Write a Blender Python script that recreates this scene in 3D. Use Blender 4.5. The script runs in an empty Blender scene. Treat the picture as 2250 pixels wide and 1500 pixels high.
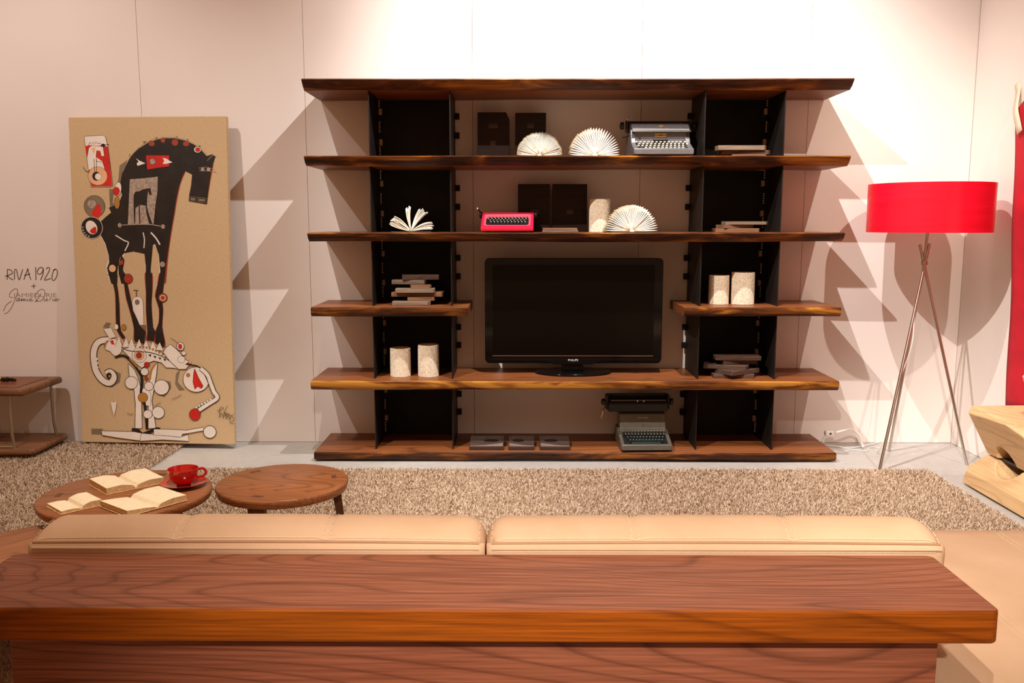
import bpy, bmesh, math, random
import numpy as np
from mathutils import Vector, Matrix, Euler

sc = bpy.context.scene
COL = sc.collection
R = math.radians
rnd = random.Random(7)

# ------------------------------------------------------------------ camera
cd = bpy.data.cameras.new('camera'); cam = bpy.data.objects.new('camera', cd); COL.objects.link(cam)
cam.location = (-0.262, -4.950, 1.3827)
cam.rotation_euler = (math.pi/2 - 0.1349, 0, 0.0066)
cd.sensor_width = 36; cd.lens = 1920/2250*36; cd.clip_start = .05; cd.clip_end = 60
sc.camera = cam

# ------------------------------------------------------------------ world + lights
sc.view_settings.view_transform = 'Standard'; sc.view_settings.look = 'None'
sc.view_settings.exposure = 0.0; sc.view_settings.gamma = 1.0; sc.view_settings.use_curve_mapping = False
w = bpy.data.worlds.new('hall'); sc.world = w; w.use_nodes = True
bg = w.node_tree.nodes['Background']; bg.inputs[0].default_value = (1.0, .52, .27, 1); bg.inputs[1].default_value = .40

def spot(name, loc, target, power, angle, blend, radius, col=(1, .86, .72)):
    l = bpy.data.lights.new(name, 'SPOT'); l.energy = power; l.spot_size = R(angle); l.spot_blend = blend
    l.shadow_soft_size = radius; l.color = col
    o = bpy.data.objects.new(name, l); COL.objects.link(o); o.location = loc
    o.rotation_euler = (Vector(target)-Vector(loc)).to_track_quat('-Z', 'Y').to_euler()
    return o
spot('track_spot_unit', (.42, -1.45, 4.1), (.36, .4, 2.0), 660, 104, 1.0, .012, (1, .945, .91))
spot('track_spot_left', (-2.4, -3.6, 5.4), (.7, .1, .9), 1450, 46, .7, .018, (1, .93, .87))
spot('track_spot_painting', (-3.3, -2.2, 4.3), (-3.0, .4, 1.4), 310, 62, .9, .04, (1, .90, .83))
spot('track_spot_tables', (-.8, -2.6, 4.6), (-1.75, -1.4, .3), 680, 48, .9, .04, (1, .92, .80))
spot('track_spot_front', (-1.0, -6.2, 4.3), (1.95, -1.6, .2), 1700, 27, .9, .03, (1, .91, .82))  # added fill light, brightens the chaise and the pale stool
spot('track_spot_right', (2.15, -2.6, 4.1), (1.75, .35, 1.0), 310, 46, 1.0, .02, (1, .86, .74))
spot('track_spot_ledge', (-.3, -3.7, 4.6), (-.25, -3.0, .6), 300, 46, 1.0, .05, (1, .92, .84))  # added downlight that lifts the ledge and cushions, not a known fixture
spot('track_spot_sofa', (.0, -7.3, 3.1), (-.1, -3.25, .42), 1150, 27, 1.0, .05, (1, .90, .80))

# ------------------------------------------------------------------ node materials
class NT:
    def __init__(s, name):
        s.m = bpy.data.materials.new(name); s.m.use_nodes = True; s.t = s.m.node_tree; s.b = s.t.nodes['Principled BSDF']
        s.c = None
    def n(s, typ, **kw):
        x = s.t.nodes.new(typ)
        for k, v in kw.items(): setattr(x, k, v)
        return x
    def l(s, a, b): s.t.links.new(a, b)
    def coord(s, scale=(1, 1, 1), rot=(0, 0, 0), loc=(0, 0, 0)):
        tc = s.n('ShaderNodeTexCoord'); mp = s.n('ShaderNodeMapping')
        mp.inputs['Scale'].default_value = scale; mp.inputs['Rotation'].default_value = rot; mp.inputs['Location'].default_value = loc
        s.l(tc.outputs['Object'], mp.inputs[0]); return mp.outputs[0]
    def noise(s, vec, scale, detail=3, rough=.55, dist=0):
        x = s.n('ShaderNodeTexNoise'); x.inputs['Scale'].default_value = scale; x.inputs['Detail'].default_value = detail
        x.inputs['Roughness'].default_value = rough; x.inputs['Distortion'].default_value = dist
        s.l(vec, x.inputs['Vector']); return x.outputs['Fac']
    def ramp(s, fac, stops, interp='LINEAR'):
        x = s.n('ShaderNodeValToRGB'); cr = x.color_ramp; cr.interpolation = interp
        while len(cr.elements) < len(stops): cr.elements.new(.5)
        for e, (p, c) in zip(cr.elements, stops): e.position = p; e.color = tuple(c) + (1,) if len(c) == 3 else c
        s.l(fac, x.inputs[0]); return x.outputs[0]
    def math(s, op, a, b=None):
        x = s.n('ShaderNodeMath', operation=op)
        for i, v in enumerate((a, b)):
            if v is None: continue
            if isinstance(v, (int, float)): x.inputs[i].default_value = v
            else: s.l(v, x.inputs[i])
        return x.outputs[0]
    def mix(s, fac, a, b, mode='MIX'):
        x = s.n('ShaderNodeMix', data_type='RGBA', blend_type=mode)
        for i, v in ((0, fac), (6, a), (7, b)):
            if isinstance(v, (int, float)): x.inputs[i].default_value = v
            elif isinstance(v, tuple): x.inputs[i].default_value = v + (1,) if len(v) == 3 else v
            else: s.l(v, x.inputs[i])
        return x.outputs[2]
    def bump(s, h, strength, dist=.002):
        x = s.n('ShaderNodeBump'); x.inputs['Strength'].default_value = strength; x.inputs['Distance'].default_value = dist
        s.l(h, x.inputs['Height']); s.l(x.outputs[0], s.b.inputs['Normal'])
    def out(s, col=None, rough=.5, metal=0, spec=.5, coat=0):
        if col is not None:
            if isinstance(col, tuple): s.b.inputs['Base Color'].default_value = col + (1,)
            else: s.l(col, s.b.inputs['Base Color'])
        if isinstance(rough, (int, float)): s.b.inputs['Roughness'].default_value = rough
        else: s.l(rough, s.b.inputs['Roughness'])
        s.b.inputs['Metallic'].default_value = metal; s.b.inputs['Specular IOR Level'].default_value = spec
        s.b.inputs['Coat Weight'].default_value = coat; s.b.inputs['Coat Roughness'].default_value = .12
        return s.m

def mat(name, rgb, rough=.5, metal=0, spec=.5, var=.08, scale=9, bump=0, coat=0):
    t = NT(name); f = t.noise(t.coord(), scale, 4)
    a = tuple(max(0, c*(1-var)) for c in rgb); b = tuple(min(1, c*(1+var)) for c in rgb)
    c = t.ramp(f, [(.3, a), (.7, b)])
    if bump: t.bump(t.noise(t.coord(), scale*25, 3), bump)
    return t.out(c, rough, metal, spec, coat)

def wood(name, dark, mid, light, axis='x', freq=1.0, lines=9, rough=.42, lstr=.55, fine=.35, seed=0, spec=.25, coat=0, warp=1.0):
    t = NT(name)
    def sc3(al, ac): return {'x': (al, ac, ac), 'y': (ac, al, ac), 'z': (ac, ac, al)}[axis]
    v = t.coord(sc3(.36*freq, 2.4*freq), loc=(seed*3.1, seed*1.7, seed*2.3))
    n1 = t.noise(v, 1.15, 1.3, .45, .30*warp)
    ring = t.math('FRACT', t.math('MULTIPLY', n1, float(lines*2)))
    edge = t.ramp(ring, [(0, (1, 1, 1)), (.08, (.25,)*3), (.30, (0, 0, 0)), (.82, (.12,)*3), (1, (1, 1, 1))])
    tone = t.noise(v, .8, 3, .6)
    base = t.ramp(tone, [(.28, dark), (.5, mid), (.74, light)])
    v2 = t.coord(sc3(2.2, 95)); fg = t.noise(v2, 1.6, 3, .65)
    base = t.mix(fine, base, t.ramp(fg, [(.35, tuple(c*.45 for c in dark)), (.68, tuple(min(1, c*1.25) for c in light))]))
    col = t.mix(t.math('MULTIPLY', edge, lstr), base, tuple(c*.42 for c in dark))
    t.bump(fg, .12, .001)
    return t.out(col, rough, 0, spec, coat)

def lin(r, g, b): return tuple((x/255/12.92 if x/255 <= .04045 else ((x/255+.055)/1.055)**2.4) for x in (r, g, b))

M = {}
M['wall'] = mat('wall_paint', (.82, .745, .70), .85, var=.015, scale=2.5, bump=.02, spec=.2)
M['wallgap'] = mat('wall_backing', (.35, .27, .22), .9)
def concrete():
    t = NT('concrete'); v = t.coord()
    a = t.noise(v, 1.1, 6, .62, .6); b = t.noise(v, 22, 4, .6)
    c = t.ramp(a, [(.3, (.36, .34, .32)), (.55, (.44, .42, .395)), (.75, (.51, .485, .455))])
    c = t.mix(.16, c, t.ramp(b, [(.3, (.30, .28, .26)), (.7, (.68, .65, .61))]))
    t.bump(b, .05); return t.out(c, .46, 0, .4)
M['concrete'] = concrete()
W_D, W_M, W_L = (.11, .030, .008), (.22, .068, .020), (.36, .125, .042)
M['walnut'] = wood('walnut', W_D, W_M, W_L, 'x', 1.0, 8, .40)
M['walnut_y'] = wood('walnut_round_top', (.17, .052, .017), (.29, .10, .034), (.41, .16, .062), 'x', 1.6, 13, .38, seed=4)
M['walnut_leg'] = wood('walnut_leg', (.06, .022, .011), (.12, .044, .021), (.18, .075, .037), 'z', 1.5, 6, .42, seed=2)
M['slab'] = wood('walnut_slab_top', (.19, .054, .025), (.29, .094, .047), (.39, .150, .076), 'x', 1.25, 19, .50, .55, .45, seed=1, spec=.25, warp=.8)
M['slab_edge'] = wood('walnut_slab_edge', (.12, .022, .0015), (.23, .046, .0025), (.36, .090, .006), 'x', .9, 9, .5, .45, .45, seed=6, spec=.12)  # different cut of wood, with the edge's warmer reflection put into its orange
M['slab_panel'] = wood('walnut_back_panel', (.17, .046, .022), (.26, .078, .038), (.34, .12, .062), 'x', 1.25, 15, .48, .6, .38, seed=9, warp=1.4)
M['boxtable'] = wood('walnut_low_table', (.11, .042, .018), (.20, .083, .036), (.28, .13, .06), 'x', 1.1, 7, .42, seed=11)
def live_edge(name, sh):
    t = NT(name); v = t.coord((1.3, 3, 9), loc=(2, 0, 1))
    a = t.noise(v, 1.6, 4, .6, .9); b = t.noise(t.coord((6, 30, 70)), 1.2, 3)
    c = t.ramp(a, [(.36-sh, (.010, .003, .001)), (.46-sh, (.045, .012, .003)), (.53-sh, (.11, .032, .006)), (.60-sh, (.28, .095, .012)), (.70-sh, (.55, .24, .035))])
    c = t.mix(.28, c, t.ramp(b, [(.35, (.010, .003, .001)), (.7, (.16, .05, .010))]))
    t.bump(a, .5, .006); return t.out(c, .45, 0, .2)
M['live'] = live_edge('walnut_live_edge', 0)
M['live_gold'] = live_edge('walnut_sapwood_edge', .12)
M['maple'] = wood('pale_cedar', (.64, .38, .17), (.76, .49, .25), (.86, .60, .34), 'y', 1.6, 6, .55, .32, .22, seed=3, warp=1.5)
M['maple2'] = wood('pale_cedar_second', (.66, .37, .13), (.78, .50, .22), (.86, .60, .32), 'x', 1.6, 6, .55, .30, .22, seed=5)
M['steel'] = mat('blackened_steel', (.010, .008, .006), .55, .1, .2, .35, 6)
M['steel_side'] = mat('steel_fin', (.016, .012, .010), .5, .15, .2, .3, 5)
M['black'] = mat('black_lacquer', (.006, .006, .006), .18)
M['gloss'] = mat('gloss_black', (.003, .003, .003), .06, 0, .3, var=0)
M['screen'] = mat('tv_screen', (.003, .0018, .0012), .18, 0, .16, var=0)
M['white'] = mat('white_paint', (.86, .82, .78), .5)
M['chrome'] = mat('brushed_nickel', (.60, .53, .47), .24, 1, .5, .06)
M['brass_rod'] = mat('satin_rod', (.42, .35, .25), .35, .85, .5, .06)
def leather():
    t = NT('tan_nubuck'); v = t.coord()
    a = t.noise(v, 3.2, 5, .6, .4); b = t.noise(v, 420, 2)
    c = t.ramp(a, [(.28, (.58, .375, .225)), (.5, (.64, .425, .265)), (.75, (.70, .48, .315))])
    t.bump(b, .22, .0012); return t.out(c, .72, 0, .25)
M['leather'] = leather()
M['leather_piping'] = mat('leather_piping', (.42, .235, .12), .6, bump=.2)
M['thread'] = mat('thread', (.80, .66, .46), .7)
def pile():
    t = NT('shag_yarn'); g = t.n('ShaderNodeNewGeometry')
    c = t.ramp(g.outputs['Random Per Island'], [(0, (.26, .155, .09)), (.09, (.38, .255, .165)), (.3, (.49, .36, .25)), (.65, (.55, .42, .305)), (1, (.63, .505, .39))])
    return t.out(c, .85, 0, .15)
M['pile'] = pile()
M['rugbase'] = mat('rug_backing', (.46, .32, .21), .95, scale=60, var=.3)
M['shade'] = None
def shade():
    t = NT('red_wood_veneer'); v = t.coord((1, 1, 16))
    a = t.noise(v, 2.2, 4, .6, .3)
    c = t.ramp(a, [(.3, (.74, .0045, .020)), (.7, (.86, .008, .032))])
    t.bump(a, .12, .003); return t.out(c, .30, 0, .5)
M['shade'] = shade()
M['shade_in'] = mat('shade_lining', (.80, .72, .62), .7)
M['redcloth'] = mat('red_cloth', (.50, .003, .016), .8, var=.2, scale=5, bump=.2)
M['tape'] = mat('masking_tape', (.78, .66, .50), .8)
M['cup'] = mat('red_glaze', (.52, .010, .008), .08, 0, .5, .04, coat=.6)
def paper(name, col, textcol, sx, sz, cov=.45, ax='z'):
    t = NT(name); 
    v = t.coord((sx, sx, sz) if ax == 'z' else (sx, sz, 1))
    a = t.noise(v, 1, 2, .7)
    m = t.ramp(a, [(cov, (0, 0, 0)), (cov+.08, (1, 1, 1))])
    return t.out(t.mix(t.math('MULTIPLY', m, .55), col, textcol), .85, 0, .15)
M['page'] = mat('white_page', (.90, .83, .70), .8, var=.05, scale=30)
M['pagetext'] = paper('printed_page_fold', (.84, .74, .58), (.36, .27, .18), 240, 110, .48)
M['openpage'] = paper('printed_open_page', (.84, .70, .49), (.62, .49, .33), 26, 230, .52, 'y')
M['pageedge'] = mat('page_edges', (.70, .47, .24), .85, var=.25, scale=120)
M['cover'] = mat('book_cover', (.05, .045, .045), .6)
M['darkblock'] = wood('dark_stained_block', (.009, .003, .002), (.016, .005, .003), (.026, .008, .004), 'x', 3, 5, .5)
M['off_d'] = wood('offcut_dark', (.045, .024, .016), (.085, .046, .031), (.14, .082, .058), 'x', 4, 5, .6, seed=3)
M['off_m'] = wood('offcut_brown', (.11, .046, .022), (.18, .085, .042), (.27, .14, .075), 'x', 4, 5, .6, seed=5)
M['off_l'] = wood('offcut_grey', (.13, .092, .062), (.20, .140, .095), (.29, .205, .14), 'x', 4, 5, .6, seed=8)
M['off_p'] = mat('pale_cleat', (.44, .30, .20), .6)
M['pin'] = mat('pin_heads', (.74, .60, .44), .4)  # bright tan standing for light caught on the hole edges
M['tablet'] = wood('dark_tablet', (.035, .022, .018), (.06, .036, .028), (.10, .062, .05), 'x', 4, 5, .45, seed=8)
M['tablet_face'] = mat('tablet_face', (.21, .15, .125), .4, var=.15)
M['tw_grey'] = mat('crinkle_grey', (.17, .165, .17), .34, .35, .5, .1, 40)
M['tw_green'] = mat('crinkle_olive', (.125, .112, .088), .34, .30, .5, .1, 40)
M['tw_red'] = mat('red_plastic', (.70, .012, .05), .16, 0, .5, .03, coat=.5)
M['tw_face'] = mat('red_fascia', (.74, .10, .15), .20, .3, .6, .03)
M['key_w'] = mat('key_cream', (.72, .64, .48), .35)
M['key_g'] = mat('key_green', (.018, .045, .040), .25)
M['key_b'] = mat('key_black', (.012, .011, .011), .35)
M['brass'] = mat('brass', (.66, .50, .24), .3, .9)
M['silver'] = mat('silver_trim', (.85, .85, .86), .12, 1)
M['darkmetal'] = mat('dark_metal', (.03, .022, .018), .35, .6)
M['gold'] = mat('gold_leaf', (.55, .33, .06), .4, .5)
M['cable'] = mat('white_cable', (.80, .77, .72), .5)
M['ink'] = mat('grey_vinyl', (.20, .135, .11), .7)
M['ink2'] = mat('pale_grey_vinyl', (.40, .31, .28), .7)
M['logo'] = mat('tv_logo_silver', (.75, .73, .70), .3, .2)
def canvas():
    t = NT('raw_linen'); a = t.noise(t.coord((1, 260, 900)), 1, 2); b = t.noise(t.coord((1, 900, 260)), 1, 2); d = t.noise(t.coord(), 3, 3)
    a = t.noise(t.coord((700, 60, 60)), 1, 2); b = t.noise(t.coord((60, 60, 700)), 1, 2)
    s = t.math('ADD', a, b)
    c = t.ramp(s, [(.75, (.54, .375, .205)), (1.0, (.59, .42, .24)), (1.25, (.64, .47, .275))])
    return t.out(c, .85, 0, .15)
M['canvas'] = canvas()
M['p_black'] = mat('paint_black', (.014, .010, .009), .42, var=.5, scale=12)
M['p_white'] = mat('paint_white', (.84, .76, .68), .5, var=.06)
M['p_red'] = mat('paint_red', (.60, .020, .015), .4, var=.15)
M['p_rust'] = mat('paint_rust', (.36, .045, .02), .45, var=.15)
M['p_silver'] = mat('paint_silver', (.42, .33, .27), .4, .2, var=.35, scale=60)
M['p_grey'] = mat('paint_shadow_grey', (.22, .16, .10), .6, var=.2)
M['p_peach'] = mat('paint_peach', (.80, .46, .24), .5)
M['p_ochre'] = mat('paint_ochre', (.45, .20, .035), .5)

# ------------------------------------------------------------------ mesh helpers
class MB:
    def __init__(s): s.v = []; s.f = []; s.mi = []
    def add(s, vs, fs, mi=0):
        n = len(s.v); s.v += [tuple(p) for p in vs]
        for f in fs: s.f.append(tuple(i+n for i in f)); s.mi.append(mi)
        return s
    def box(s, x0, x1, y0, y1, z0, z1, mi=0, T=None):
        vs = [(x, y, z) for z in (z0, z1) for y in (y0, y1) for x in (x0, x1)]
        if T: vs = [tuple(T @ Vector(p)) for p in vs]
        return s.add(vs, [(0, 2, 3, 1), (4, 5, 7, 6), (0, 1, 5, 4), (2, 6, 7, 3), (0, 4, 6, 2), (1, 3, 7, 5)], mi)
    def prism(s, poly, axis, a, b, mi=0, T=None):
        """poly = 2D outline, extruded along axis from a to b"""
        def P(u, v, w): return {'x': (w, u, v), 'y': (u, w, v), 'z': (u, v, w)}[axis]
        n = len(poly); vs = [P(u, v, a) for u, v in poly] + [P(u, v, b) for u, v in poly]
        if T: vs = [tuple(T @ Vector(p)) for p in vs]
        fs = [tuple(range(n))[::-1], tuple(range(n, 2*n))] + [(i, (i+1) % n, n+(i+1) % n, n+i) for i in range(n)]
        return s.add(vs, fs, mi)
    def lathe(s, prof, seg=32, c=(0, 0, 0), mi=0, T=None, closed=False):
        vs = []; m = len(prof)
        for k in range(seg):
            a = 2*math.pi*k/seg
            for r, z in prof: vs.append((c[0]+r*math.cos(a), c[1]+r*math.sin(a), c[2]+z))
        if T: vs = [tuple(T @ Vector(p)) for p in vs]
        fs = []
        for k in range(seg):
            k2 = (k+1) % seg
            for j in range(m if closed else m-1):
                j2 = (j+1) % m
                fs.append((k*m+j, k2*m+j, k2*m+j2, k*m+j2))
        if not closed:
            fs.append(tuple(k*m for k in range(seg))[::-1]); fs.append(tuple(k*m+m-1 for k in range(seg)))
        return s.add(vs, fs, mi)
    def tube(s, path, r, seg=8, mi=0, cap=True):
        path = [Vector(p) for p in path]; n = len(path); vs = []
        rr = r if isinstance(r, (list, tuple)) else [r]*n
        t0 = (path[1]-path[0]).normalized(); up = Vector((0, 0, 1)) if abs(t0.z) < .9 else Vector((1, 0, 0))
        u = t0.cross(up).normalized()
        for i, p in enumerate(path):
            t = (path[min(i+1, n-1)]-path[max(i-1, 0)]).normalized()
            u = (u - t*u.dot(t)).normalized(); v = t.cross(u)
            for k in range(seg):
                a = 2*math.pi*k/seg; vs.append(tuple(p + (u*math.cos(a)+v*math.sin(a))*rr[i]))
        fs = [(i*seg+k, i*seg+(k+1) % seg, (i+1)*seg+(k+1) % seg, (i+1)*seg+k) for i in range(n-1) for k in range(seg)]
        if cap: fs += [tuple(range(seg))[::-1], tuple((n-1)*seg+k for k in range(seg))]
        return s.add(vs, fs, mi)
    def build(s, name, mats, parent=None, origin=(0, 0, 0), smooth=False, bevel=0, seg=2, loc=None, angle=40):
        me = bpy.data.meshes.new(name); o3 = Vector(origin)
        me.from_pydata([tuple(Vector(p)-o3) for p in s.v], [], s.f)
        if not isinstance(mats, (list, tuple)): mats = [mats]
        for m in mats: me.materials.append(M[m] if isinstance(m, str) else m)
        for p, i in zip(me.polygons, s.mi): p.material_index = i
        bm = bmesh.new(); bm.from_mesh(me); bmesh.ops.recalc_face_normals(bm, faces=bm.faces); bm.to_mesh(me); bm.free()
        if smooth:
            for p in me.polygons: p.use_smooth = True
            try: me.set_sharp_from_angle(angle=R(angle))
            except Exception: pass
        o = bpy.data.objects.new(name, me); COL.objects.link(o)
        if loc is not None: o.location = loc
        if parent: o.parent = parent
        if bevel:
            b = o.modifiers.new('bevel', 'BEVEL'); b.width = bevel; b.segments = seg; b.limit_method = 'ANGLE'; b.angle_limit = R(35)
        return o

def tag(o, label, cat, group=None):
    o['label'] = label; o['category'] = cat
    if group: o['group'] = group
    return o
def thing(name, label, cat, loc=(0, 0, 0), rz=0, group=None):
    o = bpy.data.objects.new(name, None); o.empty_display_size = .05; COL.objects.link(o)
    o.location = loc; o.rotation_euler = (0, 0, rz); return tag(o, label, cat, group)
def struct(o): o['kind'] = 'structure'; return o
def stuff(o): o['kind'] = 'stuff'; return o
def share(name, me, parent, loc=(0, 0, 0), rot=(0, 0, 0), scale=(1, 1, 1)):
    o = bpy.data.objects.new(name, me); COL.objects.link(o); o.parent = parent
    o.location = loc; o.rotation_euler = rot; o.scale = scale; return o
def circ(cx, cy, rx, ry=None, n=24, rot=0):
    ry = ry or rx
    return [(cx+rx*math.cos(a)*math.cos(rot)-ry*math.sin(a)*math.sin(rot), cy+rx*math.cos(a)*math.sin(rot)+ry*math.sin(a)*math.cos(rot)) for a in [2*math.pi*i/n for i in range(n)]]
def rrect(x0, x1, y0, y1, r, n=5):
    out = []
    for cx, cy, a0 in ((x1-r, y1-r, 0), (x0+r, y1-r, 90), (x0+r, y0+r, 180), (x1-r, y0+r, 270)):
        for i in range(n+1):
            a = R(a0+90*i/n); out.append((cx+r*math.cos(a), cy+r*math.sin(a)))
    return out
def smoothpath(pts, k=6, closed=False):
    pts = [Vector(p) for p in pts]; n = len(pts); out = []
    rng = n if closed else n-1
    for i in range(rng):
        g = lambda j: pts[j % n] if closed else pts[max(0, min(n-1, j))]
        p0, p1, p2, p3 = g(i-1), g(i), g(i+1), g(i+2)
        for j in range(k):
            t = j/k
            out.append(.5*((2*p1)+(p2-p0)*t+(2*p0-5*p1+4*p2-p3)*t*t+(3*p1-p0-3*p2+p3)*t**3))
    if not closed: out.append(pts[-1])
    return out

# ================================================================== THE ROOM
WY, WX = .475, 2.485          # back wall plane, right wall plane
fl = struct(MB().box(-7, 7, -9, 3, -.10, 0).build('floor', 'concrete'))
wb = struct(MB().box(-6.0, WX+.2, WY+.019, WY+.12, 0, 3.3).build('wall_back', 'wallgap'))
edges = [-5.60, -4.58, -3.562, -2.546, -1.550, -.536, .483, 1.489, WX]
for a, b in zip(edges, edges[1:]):
    g = .0012
    MB().box(a+g, b-g, WY, WY+.018, .002, 3.3).build('wall_panel', 'wall', wb)
wr = struct(MB().box(WX+.019, WX+.12, -6, WY, 0, 3.3).build('wall_right', 'wallgap'))
for a, b in ((-.62, WY), (-1.66, -.62), (-2.70, -1.66), (-3.74, -2.70)):
    MB().box(WX, WX+.018, a+.0012, b-.0012, .002, 3.3).build('wall_panel', 'wall', wr)

# ---- rugs : pile is real yarn geometry
def make_rug(name, label, x0, x1, y0, y1, dens, ydense, seed):
    t = thing(name, label, 'rug', ((x0+x1)/2, (y0+y1)/2, 0))
    rs = np.random.RandomState(seed); o3 = ((x0+x1)/2, (y0+y1)/2, 0)
    MB().box(x0+.012, x1-.012, y0+.012, y1-.012, .0005, .010).build('backing', 'rugbase', t, o3)
    n1 = int((x1-x0)*(y1-ydense)*dens); n2 = int((x1-x0)*(ydense-y0)*dens*.35)
    X = rs.uniform(x0, x1, n1+n2); Y = np.concatenate([rs.uniform(ydense, y1, n1), rs.uniform(y0, ydense, n2)])
    n = n1+n2; a = rs.uniform(0, 2*np.pi, n); L = rs.uniform(.013, .025, n); wd = rs.uniform(.0013, .0024, n)
    lean = rs.uniform(.25, 1.15, n); b = a + rs.normal(0, .5, n)
    z0 = np.full(n, .008)
    mx = X + np.cos(a)*L*.45*lean*.5; my = Y + np.sin(a)*L*.45*lean*.5; mz = z0 + L*.52*np.sqrt(np.clip(1-(.5*lean)**2, .2, 1))
    tx = mx + np.cos(b)*L*.5*lean; ty = my + np.sin(b)*L*.5*lean; tz = mz + L*.42*np.sqrt(np.clip(1-(.85*lean)**2, .03, 1))
    px, py = -np.sin(a)*wd, np.cos(a)*wd
    V = np.empty((n, 6, 3), np.float32)
    for k, (qx, qy, qz, s) in enumerate(((X, Y, z0, 1), (mx, my, mz, 1), (tx, ty, tz, .6))):
        V[:, 2*k] = np.stack([qx+px*s, qy+py*s, qz], 1); V[:, 2*k+1] = np.stack([qx-px*s, qy-py*s, qz], 1)
    V[:, :, 0] -= o3[0]; V[:, :, 1] -= o3[1]
    F = (np.arange(n)[:, None, None]*6 + np.array([[0, 1, 3, 2], [2, 3, 5, 4]])[None]).reshape(-1).astype(np.int32)
    me = bpy.data.meshes.new('pile'); me.vertices.add(n*6); me.vertices.foreach_set('co', V.reshape(-1))
    me.loops.add(n*8); me.loops.foreach_set('vertex_index', F); me.polygons.add(n*2)
    me.polygons.foreach_set('loop_start', np.arange(0, n*8, 4, dtype=np.int32)); me.update(calc_edges=True); me.validate()
    me.materials.append(M['pile']); o = bpy.data.objects.new('pile', me); COL.objects.link(o); o.parent = t; stuff(o)
    return t
make_rug('shag_rug', 'large beige shag rug in front of the shelving unit', -2.049, 2.03, -3.9, -.192, 27000, -2.1, 3)
make_rug('shag_rug', 'beige shag rug at left under the leaning painting', -4.6, -2.339, -2.6, .40, 27000, -1.6, 5)

# ================================================================== SHELVING UNIT
XL, XR = -1.4535, 1.5824
ZT = [2.169, 1.753, 1.3286, .9066, .4801, .058]
YB = .47
UO = (.0645, .225, 0)
unit = thing('shelving_unit', 'wide walnut shelving unit with live-edge boards and black steel uprights', 'shelving unit', UO)
def board(x0, x1, zt, th, under, seed, amp=.010, bul=.006, fm='live'):
    rs = random.Random(seed); ph = [rs.uniform(0, 6.28) for _ in range(6)]
    def wob(x): return amp*(.55*math.sin(x*1.7+ph[0])+.3*math.sin(x*4.3+ph[1])+.15*math.sin(x*11+ph[2]))
    def wz(x): return .004*math.sin(x*2.3+ph[3])+.0025*math.sin(x*7+ph[4])
    n = max(12, int((x1-x0)/.045)); m = MB(); secs = []
    for i in range(n+1):
        x = x0+(x1-x0)*i/n; wv = wob(x); zb = zt-th+wz(x)*.5; za = zt+0
        sec = [(YB, zb), (YB, za), (wv+.010, za), (wv+.001, za-.007), (wv-bul*.3+under*.35, zt-th*.38), (wv+under*.72, zt-th*.72), (wv+under+.004, zb+.008), (wv+under+.014, zb)]
        secs += [(x, y, z) for y, z in sec]
    K = 8
    for i in range(n):
        for j in range(K):
            j2 = (j+1) % K; m.add([], [])
    fs = []; mi = []
    for i in range(n):
        for j in range(K):
            j2 = (j+1) % K; fs.append((i*K+j, i*K+j2, (i+1)*K+j2, (i+1)*K+j)); mi.append(1 if 2 <= j <= 6 else 0)
    fs.append(tuple(range(K))); mi.append(0); fs.append(tuple(n*K+j for j in range(K))); mi.append(0)
    m.v = secs; m.f = fs; m.mi = mi
    return m.build('shelf_board', ['walnut', fm], unit, UO, smooth=True, angle=30)
TH = .052
board(XL, XR, ZT[0], TH+.002, .048, 1)
board(XL, XR+.004, ZT[1], TH, .036, 2)
board(XL+.006, XR-.01, ZT[2], TH, .034, 3)
board(XL+.012, -.544, ZT[3], TH, .004, 4, .006)
board(.684, XR-.008, ZT[3], TH, .004, 5, .006)
board(XL-.003, XR+.004, ZT[4], TH, .006, 6, .010, fm='live_gold')
board(XL+.004, XR+.006, ZT[5], .048, .004, 7, .010)
MB().box(XL+.06, XR-.05, .045, .42, .0, .0125).build('plinth', 'black', unit, UO)
FX = [-1.099, -.6436, .7864, 1.2323]; FY0, FY1 = .0745, .452
def plate(xc, th, y0, y1, z0, z1, holes):
    ys = sorted({y0, y1} | {h[0] for h in holes} | {h[1] for h in holes}); zs = sorted({z0, z1} | {h[2] for h in holes} | {h[3] for h in holes})
    m = MB(); idx = {}
    def V(s, i, j):
        k = (s, i, j)
        if k not in idx: idx[k] = len(m.v); m.v.append((xc-th/2 if s == 0 else xc+th/2, ys[i], zs[j]))
        return idx[k]
    solid = {}
    for i in range(len(ys)-1):
        for j in range(len(zs)-1):
            cy, cz = (ys[i]+ys[i+1])/2, (zs[j]+zs[j+1])/2
            solid[i, j] = not any(h[0] < cy < h[1] and h[2] < cz < h[3] for h in holes)
    for (i, j), s in solid.items():
        if not s: continue
        for sd in (0, 1): m.f.append((V(sd, i, j), V(sd, i+1, j), V(sd, i+1, j+1), V(sd, i, j+1))); m.mi.append(0)
        for di, dj, e in ((-1, 0, ((i, j), (i, j+1))), (1, 0, ((i+1, j), (i+1, j+1))), (0, -1, ((i, j), (i+1, j))), (0, 1, ((i, j+1), (i+1, j+1)))):
            if not solid.get((i+di, j+dj), False):
                (a, b), (c, d) = e; m.f.append((V(0, a, b), V(0, c, d), V(1, c, d), V(1, a, b))); m.mi.append(0)
    return m
bays = ZT[1:]
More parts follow.
